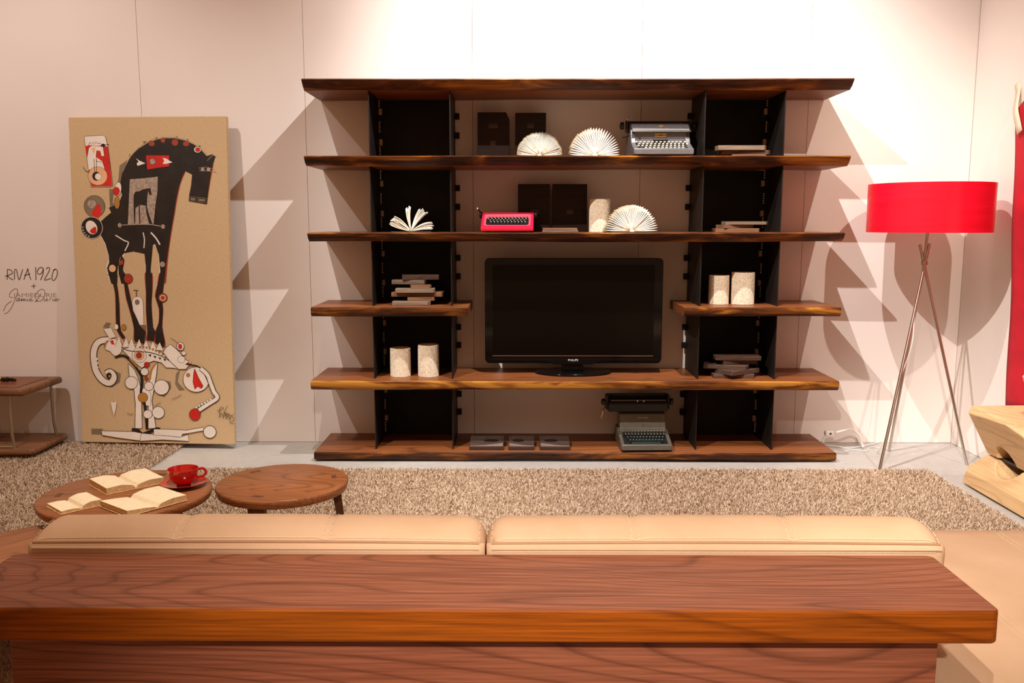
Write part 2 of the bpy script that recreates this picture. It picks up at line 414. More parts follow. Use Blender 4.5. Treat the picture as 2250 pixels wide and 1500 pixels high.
for k, xc in enumerate(FX):
    fin = plate(xc, .006, FY0, FY1, ZT[5]+.0005, ZT[0]-TH-.001, []).build('upright_fin', 'steel_side', unit, UO)
    if k in (0, 3):
        s = 1 if k == 0 else -1; pm = MB()
        for z0 in bays:
            for sq in (.29, .11):
                a, b = sorted((xc+s*.003, xc+s*.020))
                MB().box(a, b, .418, .444, z0+sq-.018, z0+sq+.018).build('cleat', 'off_p', unit, UO, bevel=.002)
            for g in (.350, .200, .055):
                for q in range(5):
                    zc = z0+g+(q-2)*.0135
                    if zc < ZT[0]-TH-.006 and not any(abs(zc-z0-sq) < .022 for sq in (.29, .11)):
                        pm.lathe([(.0044, -.001), (.0044, .004), (.0030, .007)], 8, T=Matrix.Translation((xc+s*.003, .420, zc)) @ Matrix.Rotation(s*math.pi/2, 4, 'Y'))
        stuff(pm.build('shelf_pins', 'pin', fin, UO))  # glints along the fin's holes, built as small bright pegs
    if k in (1, 2):
        s = 1 if k == 1 else -1
        for z0 in bays:
            for sq in (.263, .150):
                a, b = sorted((xc+s*.003, xc+s*.030))
                MB().box(a, b, .418, .446, z0+sq-.018, z0+sq+.018).build('tab', 'steel', unit, UO, bevel=.002)
for a, b in ((FX[0], FX[1]), (FX[2], FX[3])):
    for i in range(5):
        MB().box(a+.004, b-.004, .447, .4515, ZT[i+1]+.001, ZT[i]-TH-.004).build('back_panel', 'steel', unit, UO)

# ================================================================== TELEVISION
tvo = (.073, .29, ZT[4])
tv = thing('television', 'black flat-screen television on a glossy stand in the shelving unit', 'television', tvo)
x0, x1, z0, z1 = -.458, .602, .544, 1.176
MB().prism(rrect(x0, x1, z0, z1, .028), 'y', .252, .262).build('bezel', 'gloss', tv, tvo, smooth=True, bevel=.003)
MB().prism(rrect(x0+.02, x1-.02, z0+.02, z1-.02, .03), 'y', .262, .335).build('rear_housing', 'black', tv, tvo, smooth=True, bevel=.02)
MB().box(-.412, .552, .2505, .253, .594, 1.136).build('screen', 'screen', tv, tvo)
MB().box(-.412, .552, .2485, .2515, .588, .5925).build('trim_strip', 'silver', tv, tvo)
m = MB(); lip = [(x0+.01, z0+.016), (-.10, z0+.016), (-.04, z0-.006), (.18, z0-.006), (.25, z0+.016), (x1-.01, z0+.016), (x1-.03, z0+.028), (x0+.03, z0+.028)]
m.prism(lip, 'y', .246, .256).build('lower_lip', 'gloss', tv, tvo, bevel=.002)
MB().box(.005, .135, .265, .32, ZT[4]+.012, z0+.03).build('neck', 'gloss', tv, tvo, bevel=.008)
m = MB(); pr = circ(.073, .285, .232, .142, 48)
m.prism(pr, 'z', ZT[4]+.0008, ZT[4]+.014).build('stand_base', 'gloss', tv, tvo, smooth=True, bevel=.005)
def text_mesh(s, size, name, mat_, parent, loc, rot, sx=1, extr=.0004, spacing=1):
    cu = bpy.data.curves.new(name, 'FONT'); cu.body = s; cu.size = size; cu.extrude = extr; cu.align_x = 'CENTER'; cu.align_y = 'CENTER'; cu.space_character = spacing
    to = bpy.data.objects.new(name, cu); COL.objects.link(to)
    dg = bpy.context.evaluated_depsgraph_get(); me = bpy.data.meshes.new_from_object(to.evaluated_get(dg)); bpy.data.objects.remove(to)
    me.materials.clear(); me.materials.append(M[mat_]); me.name = name
    o = bpy.data.objects.new(name, me); COL.objects.link(o); o.parent = parent; o.location = loc; o.rotation_euler = rot; o.scale = (sx, 1, 1)
    return o
text_mesh('PHILIPS', .0175, 'lettering', 'logo', tv, (.071-tvo[0], .2452-tvo[1], .564-tvo[2]), (math.pi/2, 0, 0), 1.1)

# ================================================================== DARK BLOCKS + BOOKS ON THE SHELVES
def dark_block(label, xa, xb, y, zb, h, cut=0, rz=0, notch=None):
    c = ((xa+xb)/2, y, zb); w2 = (xb-xa)/2
    t = thing('book_shaped_block', label, 'block', c, rz, 'dark wooden blocks on the shelves')
    poly = [(-w2, 0), (w2, 0), (w2, h-cut*2.2), (w2-cut, h), (-w2, h)] if cut else [(-w2, 0), (w2, 0), (w2, h), (-w2, h)]
    MB().prism(poly, 'y', -.02, .02).build('slab', 'darkblock', t, bevel=.002)
    for (a, b, z) in (notch or []):
        MB().box(a, b, -.0225, -.0195, z-.014, z+.014).build('inlay', 'tablet', t, bevel=.001)
    return t
dark_block('dark brown wooden block with a clipped corner, upper shelf, leftmost', -.501, -.312, .378, ZT[1], .278, .02, 0, [(-.03, .025, .20), (-.02, .012, .10)])
dark_block('dark brown wooden block behind the left fanned book on upper shelf', -.278, -.095, .378, ZT[1], .275, 0, 0, [(-.02, .02, .20)])
dark_block('dark block behind the red typewriter on the middle shelf', -.261, -.069, .378, ZT[2], .284, 0, 0, [(-.02, .03, .12)])
dark_block('dark block between the red typewriter and the paper cylinder', -.054, .153, .378, ZT[2], .284, 0, 0, [(-.02, .02, .12)])

def page_mesh(Rr, dep, wmax):
    """one leaf folded back on itself: a teardrop loop, extruded along y"""
    n = 9; up = []
    for i in range(n):
        t = i/(n-1); r = Rr*(.10+.90*t); wv = wmax*math.sin(math.pi*min(1, t*1.0))**.8*(.25+.75*t) if t < 1 else 0
        up.append((r, wv))
    lo = [(r, -wv) for r, wv in up[-2:0:-1]]
    loop = up+lo; m = MB(); k = len(loop)
    vs = [(wv, -dep/2, r) for r, wv in loop]+[(wv, dep/2, r) for r, wv in loop]
    m.add(vs, [(i, (i+1) % k, k+(i+1) % k, k+i) for i in range(k)]+[tuple(range(k))[::-1], tuple(range(k, 2*k))])
    me = bpy.data.meshes.new('page'); me.from_pydata(m.v, [], m.f); me.materials.append(M['page'])
    return me
def fan_book(label, xc, y, zb, Rr, n, dep=.15, w=.0042, jit=.0, rz=0, prof=None):
    t = thing('fanned_book', label, 'book', (xc, y, zb), rz, 'fanned open books on the shelves')
    me = page_mesh(Rr, dep, w); rs = random.Random(int(xc*1000))
    m = MB(); m.box(-Rr*1.02, Rr*1.02, -dep/2-.004, dep/2+.004, .0008, .004).build('cover', 'cover', t, bevel=.001)
    for i in range(n):
        f = i/(n-1); a = R(-88+176*f)+rs.uniform(-jit, jit); s = (prof(f) if prof else 1)*(1+rs.uniform(-.02, .02))
        share('page', me, t, (0, rs.uniform(-.004, .004), .0075), (0, a, 0), (1, 1, s))
    core = []
    for i in range(13): a = R(180*i/12); core.append((Rr*.34*math.cos(a), .0045+Rr*.34*math.sin(a)))
    MB().prism(core, 'y', -dep/2+.003, dep/2-.003).build('page_core', 'page', t, smooth=True)
    return t
fan_book('white book fanned into a half disc, left of two on upper shelf', -.140, .17, ZT[1], .131, 54, w=.0020)
fan_book('white book fanned into wavy loops beside the grey typewriter', .175, .17, ZT[1], .146, 30, w=.0048, prof=lambda f: 1.0+.10*math.sin(f*3.1)-.06*f)
fan_book('white book fanned into loops in front of the paper cylinder', .385, .13, ZT[2], .148, 32, w=.0044)
# loosely opened book with bunches of leaves
t = thing('fanned_book', 'loosely opened book with bunched pages on the middle shelf, left bay', 'book', (-.885, .19, ZT[2]), R(6), 'fanned open books on the shelves')
MB().box(-.115, .115, -.085, .085, .0008, .004).build('cover', 'cover', t, bevel=.001)
def bunch(a0, a1, n, L0, curl, seed):
    rs = random.Random(seed)
    for i in range(n):
        a = R(a0+(a1-a0)*i/max(1, n-1)); L = L0*(1+rs.uniform(-.07, .05)); dep = .13+rs.uniform(-.015, .01)
        m = MB(); pts = []
        for j in range(7):
            q = j/6; aa = a+curl*q*q; pts.append((L*q*math.sin(aa), .006+L*q*math.cos(aa)))
        vs = [(x, -dep/2, z) for x, z in pts]+[(x, dep/2, z) for x, z in pts]
        m.add(vs, [(j, j+1, 8+j, 7+j) for j in range(6)]); po = m.build('page', 'page', t, smooth=True); sm_ = po.modifiers.new('solid', 'SOLIDIFY'); sm_.thickness = .0024; sm_.offset = 0
bunch(-79, -62, 9, .128, .10, 1); bunch(-50, -36, 8, .125, -.2, 2); bunch(-18, -6, 8, .138, .10, 3); bunch(14, 36, 10, .142, .12, 4); bunch(52, 66, 7, .13, .25, 5); bunch(72, 82, 9, .125, .06, 6)

def cyl_book(label, xc, y, zb, r, h, seed):
    t = thing('folded_book_cylinder', label, 'book', (xc, y, zb), R(seed*37), 'folded-page book cylinders')
    n = 44; rs = random.Random(seed)
    prof_r = [1.0 if i % 2 == 0 else .955 for i in range(2*n)]
    m = MB(); vs = []; fs = []; L = 2*n
    lev = [(.0008, 1.0), (h*.3, 1.0), (h*.7, .995), (h, .985)]
    for z, s in lev:
        for i in range(L):
            a = math.pi*2*i/L; vs.append((r*prof_r[i]*s*math.cos(a), r*prof_r[i]*s*math.sin(a), z))
    for k in range(len(lev)-1):
        for i in range(L): fs.append((k*L+i, k*L+(i+1) % L, (k+1)*L+(i+1) % L, (k+1)*L+i))
    fs.append(tuple(range(L))[::-1]); m.add(vs, fs); m.build('folded_pages', 'pagetext', t)
    m = MB(); vs = []; fs = []
    for z, s in ((h, .985), (h-.004, .55), (h-.018, .16)):
        for i in range(L):
            a = math.pi*2*i/L; vs.append((r*prof_r[i]*s*math.cos(a), r*prof_r[i]*s*math.sin(a), z))
    for k in range(2):
        for i in range(L): fs.append((k*L+i, k*L+(i+1) % L, (k+1)*L+(i+1) % L, (k+1)*L+i))
    fs.append(tuple(2*L+i for i in range(L))); m.add(vs, fs); m.build('top_edges', 'pageedge', t)
    return t
cyl_book('tall paper book cylinder behind a fanned book on the middle shelf', .222, .275, ZT[2], .0625, .192, 1)
cyl_book('shorter folded paper cylinder in right bay above the dark offcuts', .930, .235, ZT[3], .060, .170, 2)
cyl_book('taller folded paper cylinder in right bay above the dark offcuts', 1.072, .235, ZT[3], .068, .188, 3)
cyl_book('shorter folded paper cylinder left of the television', -.960, .185, ZT[4], .061, .168, 4)
cyl_book('taller folded paper cylinder left of the television', -.793, .185, ZT[4], .0625, .188, 5)

# thin books lying flat
for i, (a, b, hh, mt) in enumerate(((-.120, .085, .011, 'off_l'), (-.118, .080, .012, 'off_m'))):
    z = ZT[2]+.0008+(.0118 if i else 0)
    tg = MB().box(a, b, .11, .235, z, z+hh).build('flat_board', mt, None, ((a+b)/2, .17, z), bevel=.002, loc=((a+b)/2, .17, z))
    tag(tg, ('lower' if i == 0 else 'upper')+' of two thin pale boards lying beside the red typewriter', 'board', 'thin boards by the red typewriter')

# ---- stacks of wood offcuts
def offcuts(base, items, where, group, tilt=0):
    z = base[2]+.0006
    names = ['lowest', 'second from bottom', 'third from bottom', 'fourth from bottom', 'fifth from bottom', 'sixth from bottom', 'seventh from bottom', 'eighth from bottom']
    N = len(items); lz = z
    for i, (dx, dy, wd, dp, h, rz, mt, same) in enumerate(items):
        if not same: lz = z
        c = (base[0]+dx, base[1]+dy, lz); rs = random.Random(i*13+int(base[0]*100))
        e = rs.uniform(.004, .018)
        poly = [(-wd/2, -dp/2), (wd/2-e, -dp/2), (wd/2, -dp/2+e*1.5), (wd/2-.004, dp/2), (-wd/2+e, dp/2), (-wd/2-.002, dp/2-.02)]
        o = MB().prism(poly, 'z', 0, h).build('wood_offcut', mt, bevel=.0015); o.location = c; o.rotation_euler = (0, 0, R(rz))
        pos = 'topmost' if i == N-1 else names[i]
        tag(o, '%s wood offcut in the pile %s' % (pos, where), 'offcut', group)
        z = max(z, lz+h+.0006)
offcuts((1.02, .17, ZT[1]), [(.03, .0, .20, .12, .014, 4, 'off_m', 0), (.02, .02, .28, .14, .022, -3, 'off_d', 0), (-.01, -.02, .28, .10, .026, 1, 'off_l', 0)], 'right bay of the upper shelf', 'offcuts upper right bay')
offcuts((1.02, .17, ZT[2]), [(-.02, 0, .25, .14, .022, -3, 'off_m', 0), (-.02, .01, .20, .12, .020, 16, 'off_m', 0), (.03, -.01, .25, .11, .018, 2, 'off_l', 0)], 'right bay of the middle shelf', 'offcuts middle right bay')
offcuts((-.86, .19, ZT[3]), [(-.02, -.04, .22, .12, .024, 0, 'off_l', 0), (.03, -.01, .16, .10, .022, 6, 'off_m', 0), (.01, .03, .30, .15, .025, -2, 'off_m', 0), (.00, -.03, .23, .10, .024, 3, 'off_l', 0), (.03, -.02, .12, .09, .019, 10, 'off_m', 0), (-.04, .05, .20, .12, .026, -5, 'off_l', 0), (.02, .06, .22, .13, .030, 9, 'off_d', 0)], 'left bay below the loosely opened book', 'offcuts left bay')
offcuts((1.02, .20, ZT[4]), [(-.01, -.02, .24, .15, .022, -2, 'off_d', 0), (.02, -.02, .24, .16, .026, 32, 'off_d', 0), (-.04, .0, .26, .14, .024, -14, 'off_d', 0), (.03, .02, .22, .13, .026, 8, 'off_d', 0), (.02, .0, .27, .13, .024, -2, 'off_d', 0)], 'right bay below the paper cylinders', 'offcuts lower right bay')

# ---- three slanted tablets on the bottom shelf
for k, (xa, xb, lab) in enumerate(((-.545, -.344, 'leftmost of three dark wooden tablets on the bottom shelf'), (-.315, -.164, 'middle of three dark wooden tablets on the bottom shelf'), (-.130, .047, 'rightmost of three dark wooden tablets on the bottom shelf'))):
    c = ((xa+xb)/2, .11, ZT[5]); w2 = (xb-xa)/2
    t = thing('wooden_tablet', lab, 'tablet', c, 0, 'tablets on the bottom shelf')
    MB().prism([(-.055, .0008), (-.055, .022), (.075, .046), (.115, .046), (.115, .0008)], 'x', -w2, w2).build('body', 'tablet', t, bevel=.002)
    sl = math.atan2(.024, .13); T = Matrix.Translation((0, -.055, .0225)) @ Matrix.Rotation(sl, 4, 'X')
    m = MB(); pts = [(-w2*.95, .003)]
    fl_ = 1 if k == 0 else -1
    arc = [(-w2*.95, .050)]+[(-w2*.95+2*w2*.95*i/10, .050-.038*math.sin(math.pi*(i/10)*.5+(0 if fl_ > 0 else 0))) for i in range(1, 11)]
    if fl_ > 0: arc = [(-x, y) for x, y in arc][::-1]
    poly = [(-w2*.95, .004), (w2*.95, .004)]+arc[::-1]
    m.prism(poly, 'z', 0, .0012, T=T).build('lower_inlay', 'tablet_face', t)
    MB().prism(circ(w2*.25*fl_, .085, w2*.45, .018, 18), 'z', 0, .0012, T=T).build('oval_inlay', 'black', t)

# ================================================================== TYPEWRITERS
def keys(parent, rows, mt, r, z_of, y_of, xs, h=.006, rim=None, seg=8):
    m = MB()
    for k, (n, off, pitch) in enumerate(rows):
        for i in range(n):
            x = xs+off+(i-(n-1)/2)*pitch
            m.lathe([(r, 0), (r, h*.6), (r*.8, h)], seg, (x, y_of(k), z_of(k)), 0)
            m.lathe([(r*.3, -.02), (r*.3, 0)], 5, (x, y_of(k), z_of(k)), 1)
    return stuff(m.build('keys', [mt, 'darkmetal'], parent))
def knob(parent, x, y, z, r, w, mt='key_b', name='platen_knob'):
    T = Matrix.Translation((x, y, z)) @ Matrix.Rotation(math.pi/2, 4, 'Y')
    return MB().lathe([(r*.55, -w/2-.006), (r, -w/2), (r, w/2), (r*.8, w/2+.003)], 16, T=T).build(name, mt, parent, smooth=True)
# grey desk typewriter, upper shelf
c = (.562, .085, ZT[1])
t = thing('typewriter', 'old grey desk typewriter with chrome rim on the upper shelf', 'typewriter', c, R(1), 'typewriters')
W = .170
for s in (-1, 1):
    a, b = sorted((s*W, s*(W-.026)))
    MB().prism([(0.005, .012), (0, .045), (.035, .055), (.105, .085), (.13, .135), (.14, .165), (.30, .165), (.315, .012)], 'x', a, b).build('side_cheek', 'tw_grey', t, bevel=.004)
MB().prism(rrect(-W, W, .012, .046, .010), 'y', -.004, .03).build('front_bar', 'tw_grey', t, smooth=True, bevel=.004)
MB().box(-W+.026, W-.026, .03, .128, .014, .036).build('key_well', 'key_b', t)
MB().box(-W+.02, W-.02, .122, .140, .03, .150).build('front_panel', 'tw_grey', t, bevel=.002)
MB().prism([(.095, .148), (.098, .158), (.120, .185), (.150, .196), (.26, .196), (.29, .150)], 'x', -W+.004, W-.004).build('top_cover', 'tw_grey', t, bevel=.006, seg=3)
MB().tube([(-W+.001, .0945, .151), (W-.001, .0945, .151)], .0042, 10).build('chrome_rim', 'silver', t, smooth=True)
MB().prism(rrect(-.033, .033, .118, .140, .004), 'y', .1185, .122).build('maker_plate', 'brass', t)
for s in (-1, 1): MB().prism(circ(s*.026, .129, .003, n=10), 'y', .1170, .1186).build('rivet', 'darkmetal', t)
for j in (-.013, -.0065, 0, .0065, .013): MB().box(j-.0022, j+.0022, .1176, .1186, .1255, .1325).build('plate_mark', 'darkmetal', t)
MB().prism(circ(0, .179, .014, .007, 20), 'y', .108, .116).build('medallion', 'silver', t)
keys(t, [(13, .0, .0232), (13, .012, .0228), (12, -.006, .0232), (10, .012, .0236)], 'key_w', .0072, lambda k: .0885-k*.0125, lambda k: .112-k*.022, 0)
MB().tube([(-.10, .018, .044), (.10, .018, .044)], .005, 8).build('space_bar', 'key_b', t, smooth=True)
MB().box(-.042, .042, .108, .120, .0925, .108).build('tabulator_bar', 'key_b', t, bevel=.003)
MB().prism([(.17, .150), (.165, .205), (.19, .216), (.235, .213), (.25, .150)], 'x', -W-.004, W+.004).build('carriage', 'darkmetal', t, bevel=.003)
MB().tube([(-W-.02, .215, .200), (W+.02, .215, .200)], .016, 14).build('platen', 'key_b', t, smooth=True)
for s in (-1, 1):
    knob(t, s*(W+.040), .215, .192 if s < 0 else .196, .022, .016)
    MB().box(s*(W+.012)-.008, s*(W+.012)+.008, .19, .24, .155, .222).build('carriage_end', 'darkmetal', t, bevel=.004)
MB().tube(smoothpath([(-W-.012, .18, .215), (-W-.018, .165, .235), (-W-.010, .15, .243)]), .0028, 8).build('return_lever', 'silver', t, smooth=True)
MB().tube([(-W-.005, .16, .13), (-W-.045, .15, .118)], .003, 8).build('side_lever', 'darkmetal', t, smooth=True)
for s in (-1, 1):
    for yy in (.04, .27): MB().lathe([(.012, .0006), (.012, .008), (.009, .013)], 12, (s*(W-.03), yy, 0)).build('rubber_foot', 'key_b', t)
for s, xx, zz in ((1, -.122, .117), (1, .128, .105)): MB().lathe([(.005, 0), (.005, .008), (.002, .011)], 10, T=Matrix.Translation((xx, .122, zz)) @ Matrix.Rotation(math.pi/2, 4, 'X')).build('side_button', 'key_g' if xx < 0 else 'silver', t)

# olive desk typewriter, bottom shelf
c = (.492, .0, ZT[5])
t = thing('typewriter', 'olive grey typewriter with wide black carriage on the bottom shelf', 'typewriter', c, R(1.5), 'typewriters')
W = .150
MB().prism([(.02, .012), (.012, .03), (.022, .044), (.16, .090), (.19, .105), (.30, .105), (.33, .03), (.32, .012)], 'x', -W, -W+.022).build('side_cheek', 'tw_green', t, bevel=.006, seg=3)
MB().prism([(.02, .012), (.012, .03), (.022, .044), (.16, .090), (.19, .105), (.30, .105), (.33, .03), (.32, .012)], 'x', W-.022, W).build('side_cheek', 'tw_green', t, bevel=.006, seg=3)
MB().prism(rrect(-W, W, .012, .046, .012), 'y', .008, .034).build('front_bar', 'tw_green', t, smooth=True, bevel=.005, seg=3)
MB().prism([(.03, .012), (.03, .028), (.165, .074), (.165, .012)], 'x', -W+.02, W-.02).build('key_well', 'key_b', t)
MB().prism([(.150, .070), (.156, .098), (.168, .105), (.196, .188), (.215, .196), (.30, .196), (.31, .012), (.165, .012)], 'x', -W+.012, W-.012).build('body_cover', 'tw_green', t, bevel=.005, seg=3)
keys(t, [(14, .0, .0188), (13, .004, .0188), (12, .002, .0188), (11, .004, .0188)], 'key_g', .0070, lambda k: .094-k*.0115, lambda k: .140-k*.0255, 0)
MB().tube([(-.085, .046, .046), (.085, .046, .046)], .0065, 8).build('space_bar', 'key_g', t, smooth=True)
for i in range(9):
    xx = -.030+i*.0075; MB().tube([(xx-.002, .1865, .164), (xx+.0025, .1880, .169)], .0011, 5).build('maker_script', 'silver', t)
MB().prism([(.19, .202), (.185, .250), (.20, .272), (.245, .275), (.30, .235), (.30, .202)], 'x', -.205, .150).build('carriage', 'key_b', t, bevel=.004)
MB().tube([(-.215, .225, .262), (.16, .225, .262)], .020, 16).build('platen', 'key_b', t, smooth=True)
MB().box(-.210, .155, .262, .270, .268, .302).build('paper_rest', 'key_b', t, bevel=.003)
MB().tube([(-.19, .196, .272), (.14, .196, .272)], .0022, 6).build('paper_bail', 'silver', t, smooth=True)
for xx in (-.033, .005): MB().tube([(xx, .197, .262), (xx+.004, .195, .274)], .0045, 8).build('bail_roller', 'chrome', t, smooth=True)
for xx in (-.232, .178): knob(t, xx, .225, .258, .020, .014)
for xx in (-.212, .157): MB().box(xx-.007, xx+.007, .20, .27, .215, .300).build('carriage_end', 'darkmetal', t, bevel=.004)
MB().tube(smoothpath([(-.222, .20, .236), (-.240, .178, .215), (-.246, .172, .190), (-.254, .170, .168)]), [.0025]*6+[.004]*12+[.003], 8).build('return_lever', 'chrome', t, smooth=True)
MB().tube([(.0, .176, .112), (.0, .166, .130)], .003, 8).build('segment_pin', 'silver', t)
for s in (-1, 1):
    for yy in (.05, .28): MB().lathe([(.012, .0006), (.012, .008), (.009, .013)], 12, (s*(W-.03), yy, 0)).build('rubber_foot', 'key_b', t)

# red portable typewriter, middle shelf
c = (-.324, .045, ZT[2])
t = thing('typewriter', 'small red portable typewriter on the middle shelf', 'typewriter', c, R(-2), 'typewriters')
W = .150
MB().prism([(.002, .012), (0, .028), (.010, .034), (.155, .108), (.175, .114), (.27, .114), (.285, .100), (.285, .012), (.27, .006), (.01, .006)], 'x', -W, W).build('shell', 'tw_red', t, bevel=.008, seg=3)
sl = math.atan2(.074, .145); T = Matrix.Translation((0, .010, .0352)) @ Matrix.Rotation(sl, 4, 'X')
MB().prism(rrect(-W+.016, W-.016, .004, .150, .012), 'z', 0, .0016, T=T).build('fascia', 'tw_face', t)
MB().prism(rrect(-W+.028, W-.028, .012, .098, .014), 'z', .0012, .0030, T=T).build('key_well', 'key_b', t)
m = MB()
for k, (n, off) in enumerate(((11, .006), (11, .0), (12, .0), (12, .004))):
    for i in range(n):
        x = off+(i-(n-1)/2)*.0196; m.lathe([(.0078, 0), (.0078, .008), (.006, .010)], 8, T=T @ Matrix.Translation((x, .022+k*.021, .003)))
stuff(m.build('keys', 'key_b', t))
m = MB()
for k, (n, off) in enumerate(((11, .006), (11, .0), (12, .0))):
    for i in range(n):
        x = off+(i-(n-1)/2)*.0196; m.box(x-.003, x+.003, .027+k*.021, .031+k*.021, .0132, .0142, T=T)
stuff(m.build('key_letters', 'key_w', t))
MB().tube([(-W-.006, .215, .098), (W+.006, .215, .098)], .017, 14).build('platen', 'key_b', t, smooth=True)
for s in (-1, 1): knob(t, s*(W+.010), .215, .098, .019, .012)
MB().tube([(-W-.004, .20, .09), (-W-.010, .185, .112), (-W-.026, .16, .132)], .004, 8).build('return_lever', 'darkmetal', t, smooth=True)
MB().lathe([(.004, -.005), (.006, 0), (.004, .005)], 10, (-W-.028, .157, .135)).build('lever_tip', 'silver', t, smooth=True)
for s in (-1, 1):
    for yy in (.03, .25): MB().lathe([(.009, .0005), (.009, .007)], 10, (s*(W-.03), yy, 0)).build('rubber_foot', 'key_b', t)

# ================================================================== FLOOR LAMP
c = (2.047, .02, 0)
t = thing('tripod_floor_lamp', 'tripod floor lamp with red drum shade in the corner', 'lamp', c)
P = Vector((2.037, .02, 1.158))
feet = [((1.771, -.168, .0012), .094), ((2.327, -.040, .0012), .090)]
for f, e in feet:
    f = Vector(f); MB().tube([f, P+(P-f)*e+Vector((0, -.010 if f.x < 1.9 else .010, 0))], .0085, 12).build('leg', 'chrome', t, c, smooth=True)
bf = Vector((2.005, .262, .0012)); MB().tube([bf, P+Vector((0, .012, -.05)), (2.043, .015, 1.37), (2.047, .02, 1.46)], .0080, 12).build('leg', 'chrome', t, c, smooth=True)
MB().lathe([(.018, -.010), (.018, .010)], 12, tuple(P)).build('joint_collar', 'chrome', t, c)
sz0, sz1, sr = 1.330, 1.5975, .326
m = MB(); m.lathe([(sr-.004, sz0-1.464), (sr, sz0-1.464), (sr+.002, sz1-1.464), (sr-.002, sz1-1.464)], 96, closed=True)
so = m.build('shade', ['shade'], t, smooth=True, loc=(0, 0, 1.464))
m = MB(); m.lathe([(sr-.0045, sz0-1.464+.001), (sr-.0045, sz1-1.464-.001), (sr-.006, sz1-1.464-.001), (sr-.006, sz0-1.464+.001)], 96, closed=True)
m.build('shade_lining', 'shade_in', so, smooth=True)
m = MB()
for a in (0, 120, 240): m.tube([(0, 0, 1.444), (math.cos(R(a))*(sr-.004), math.sin(R(a))*(sr-.004), 1.444)], .0025, 6)
m.build('shade_spider', 'chrome', so, (0, 0, 1.464))
MB().lathe([(.003, sz0-1.464+.012), (sr-.008, sz0-1.464+.012), (sr-.008, sz0-1.464+.015), (.003, sz0-1.464+.015)], 64).build('diffuser', 'shade_in', so)
MB().lathe([(.016, 1.415), (.018, 1.475), (.006, 1.480)], 14).build('lamp_holder', 'white', t)
MB().lathe([(.012, 1.480), (.030, 1.525), (.024, 1.555), (.005, 1.567)], 18).build('bulb', 'white', t, smooth=True)
MB().tube(smoothpath([(2.038, .03, 1.10), (2.008, .035, .85), (1.994, .02, .69), (1.965, .06, .51), (1.950, .085, .37), (1.930, .07, .23), (1.90, .14, .05), (1.93, .25, .006)], 8), .0028, 6).build('cord', 'cable', t, c, smooth=True)

# ================================================================== PAINTING
pb0 = Vector((-2.973, .335, .0318)); ang = math.atan2(-.055, 1.0)
PW, PH, PT = .970, 1.982, .038
lean = math.atan2(.090, PH)
pt = thing('leaning_painting', 'tall linen painting of a black horse leaning against the wall', 'painting', pb0, ang)
cv = MB().box(0, PW, 0, PT, 0, PH).build('canvas', 'canvas', pt, bevel=.003); cv.rotation_euler = (-lean, 0, 0)
MB().box(.03, PW-.03, PT-.004, PT+.012, .03, PH-.03).build('stretcher_frame', 'off_m', pt).rotation_euler = (-lean, 0, 0)
ART = {}
SINGLE = {'smudges': 'smudge', 'red_patches': 'red_patch', 'white_patches': 'white_patch', 'silver_patches': 'silver_patch', 'ochre_patches': 'ochre_patch', 'mane_spikes': 'mane_spike', 'white_figure': 'bone_shape', 'horse': 'black_shape', 'outline': 'black_tooth'}
lay = [0]
def uv(px, py):
    xl = 151+(py-262)*21/713; u = (px-xl)/(503-xl); yt = 262-7*u; yb = 975+8*u
    return u*PW, (1-(py-yt)/(yb-yt))*PH
def c1(p): return [(120+x/3.948, 240+y/3.948) for x, y in p]
def c2(p): return [(120+x/3.75, 600+y/3.75) for x, y in p]
def fill(part, mt, pts, sm=0):
    if sm: pts = [(v.x, v.y) for v in smoothpath([(x, y, 0) for x, y in pts], sm, True)]
    lay[0] += 1; d = -.0006-lay[0]*.00002
    q = [uv(*p) for p in pts]; part = SINGLE.get(part, part)
    MB().add([(x, d, z) for x, z in q], [tuple(range(len(q)))]).build(part, mt, cv)
def line(part, mt, pts, wpx, sm=5, closed=False):
    if sm: pts = [(v.x, v.y) for v in smoothpath([(x, y, 0) for x, y in pts], sm, closed)]
    if closed: pts = pts+[pts[0]]
    lay[0] += 1; m = ART.setdefault((part, mt), MB()); d = -.0006-lay[0]*.00002
    P2 = [Vector((x, y)) for x, y in pts]; n = len(P2); L = []; Rr = []
    for i in range(n):
        tv_ = (P2[min(i+1, n-1)]-P2[max(i-1, 0)]); tv_ = tv_.normalized() if tv_.length > 1e-6 else Vector((1, 0)); nn = Vector((-tv_.y, tv_.x))*wpx/2
        L.append(uv(*(P2[i]+nn))); Rr.append(uv(*(P2[i]-nn)))
    vs = [(x, d, z) for x, z in L]+[(x, d, z) for x, z in Rr]
    m.add(vs, [(i, i+1, n+i+1, n+i) for i in range(n-1)])
def shape(part, mt, pts, sm=0, ow=1.6, halo=None):
    if halo: line('halo_lines', halo, pts, ow*2.6, sm, True)
    line('outline', 'p_black', pts, ow, sm, True) if mt != 'p_black' else None
    fill(part, mt, pts, sm)
def disc(part, mt, cx, cy, rx, ry=None, ow=1.2, rot=0):
    p = circ(cx, cy, rx, ry, 22, rot); line('outline', 'p_black', p, ow, 0, True); fill(part, mt, p)
k1 = 1/3.948; k2 = 1/3.75
def d1(part, mt, x, y, rx, ry=None, ow=1.2, rot=0): disc(part, mt, 120+x*k1, 240+y*k1, rx*k1, (ry or rx)*k1, ow, rot)
def d2(part, mt, x, y, rx, ry=None, ow=1.2, rot=0): disc(part, mt, 120+x*k2, 600+y*k2, rx*k2, (ry or rx)*k2, ow, rot)
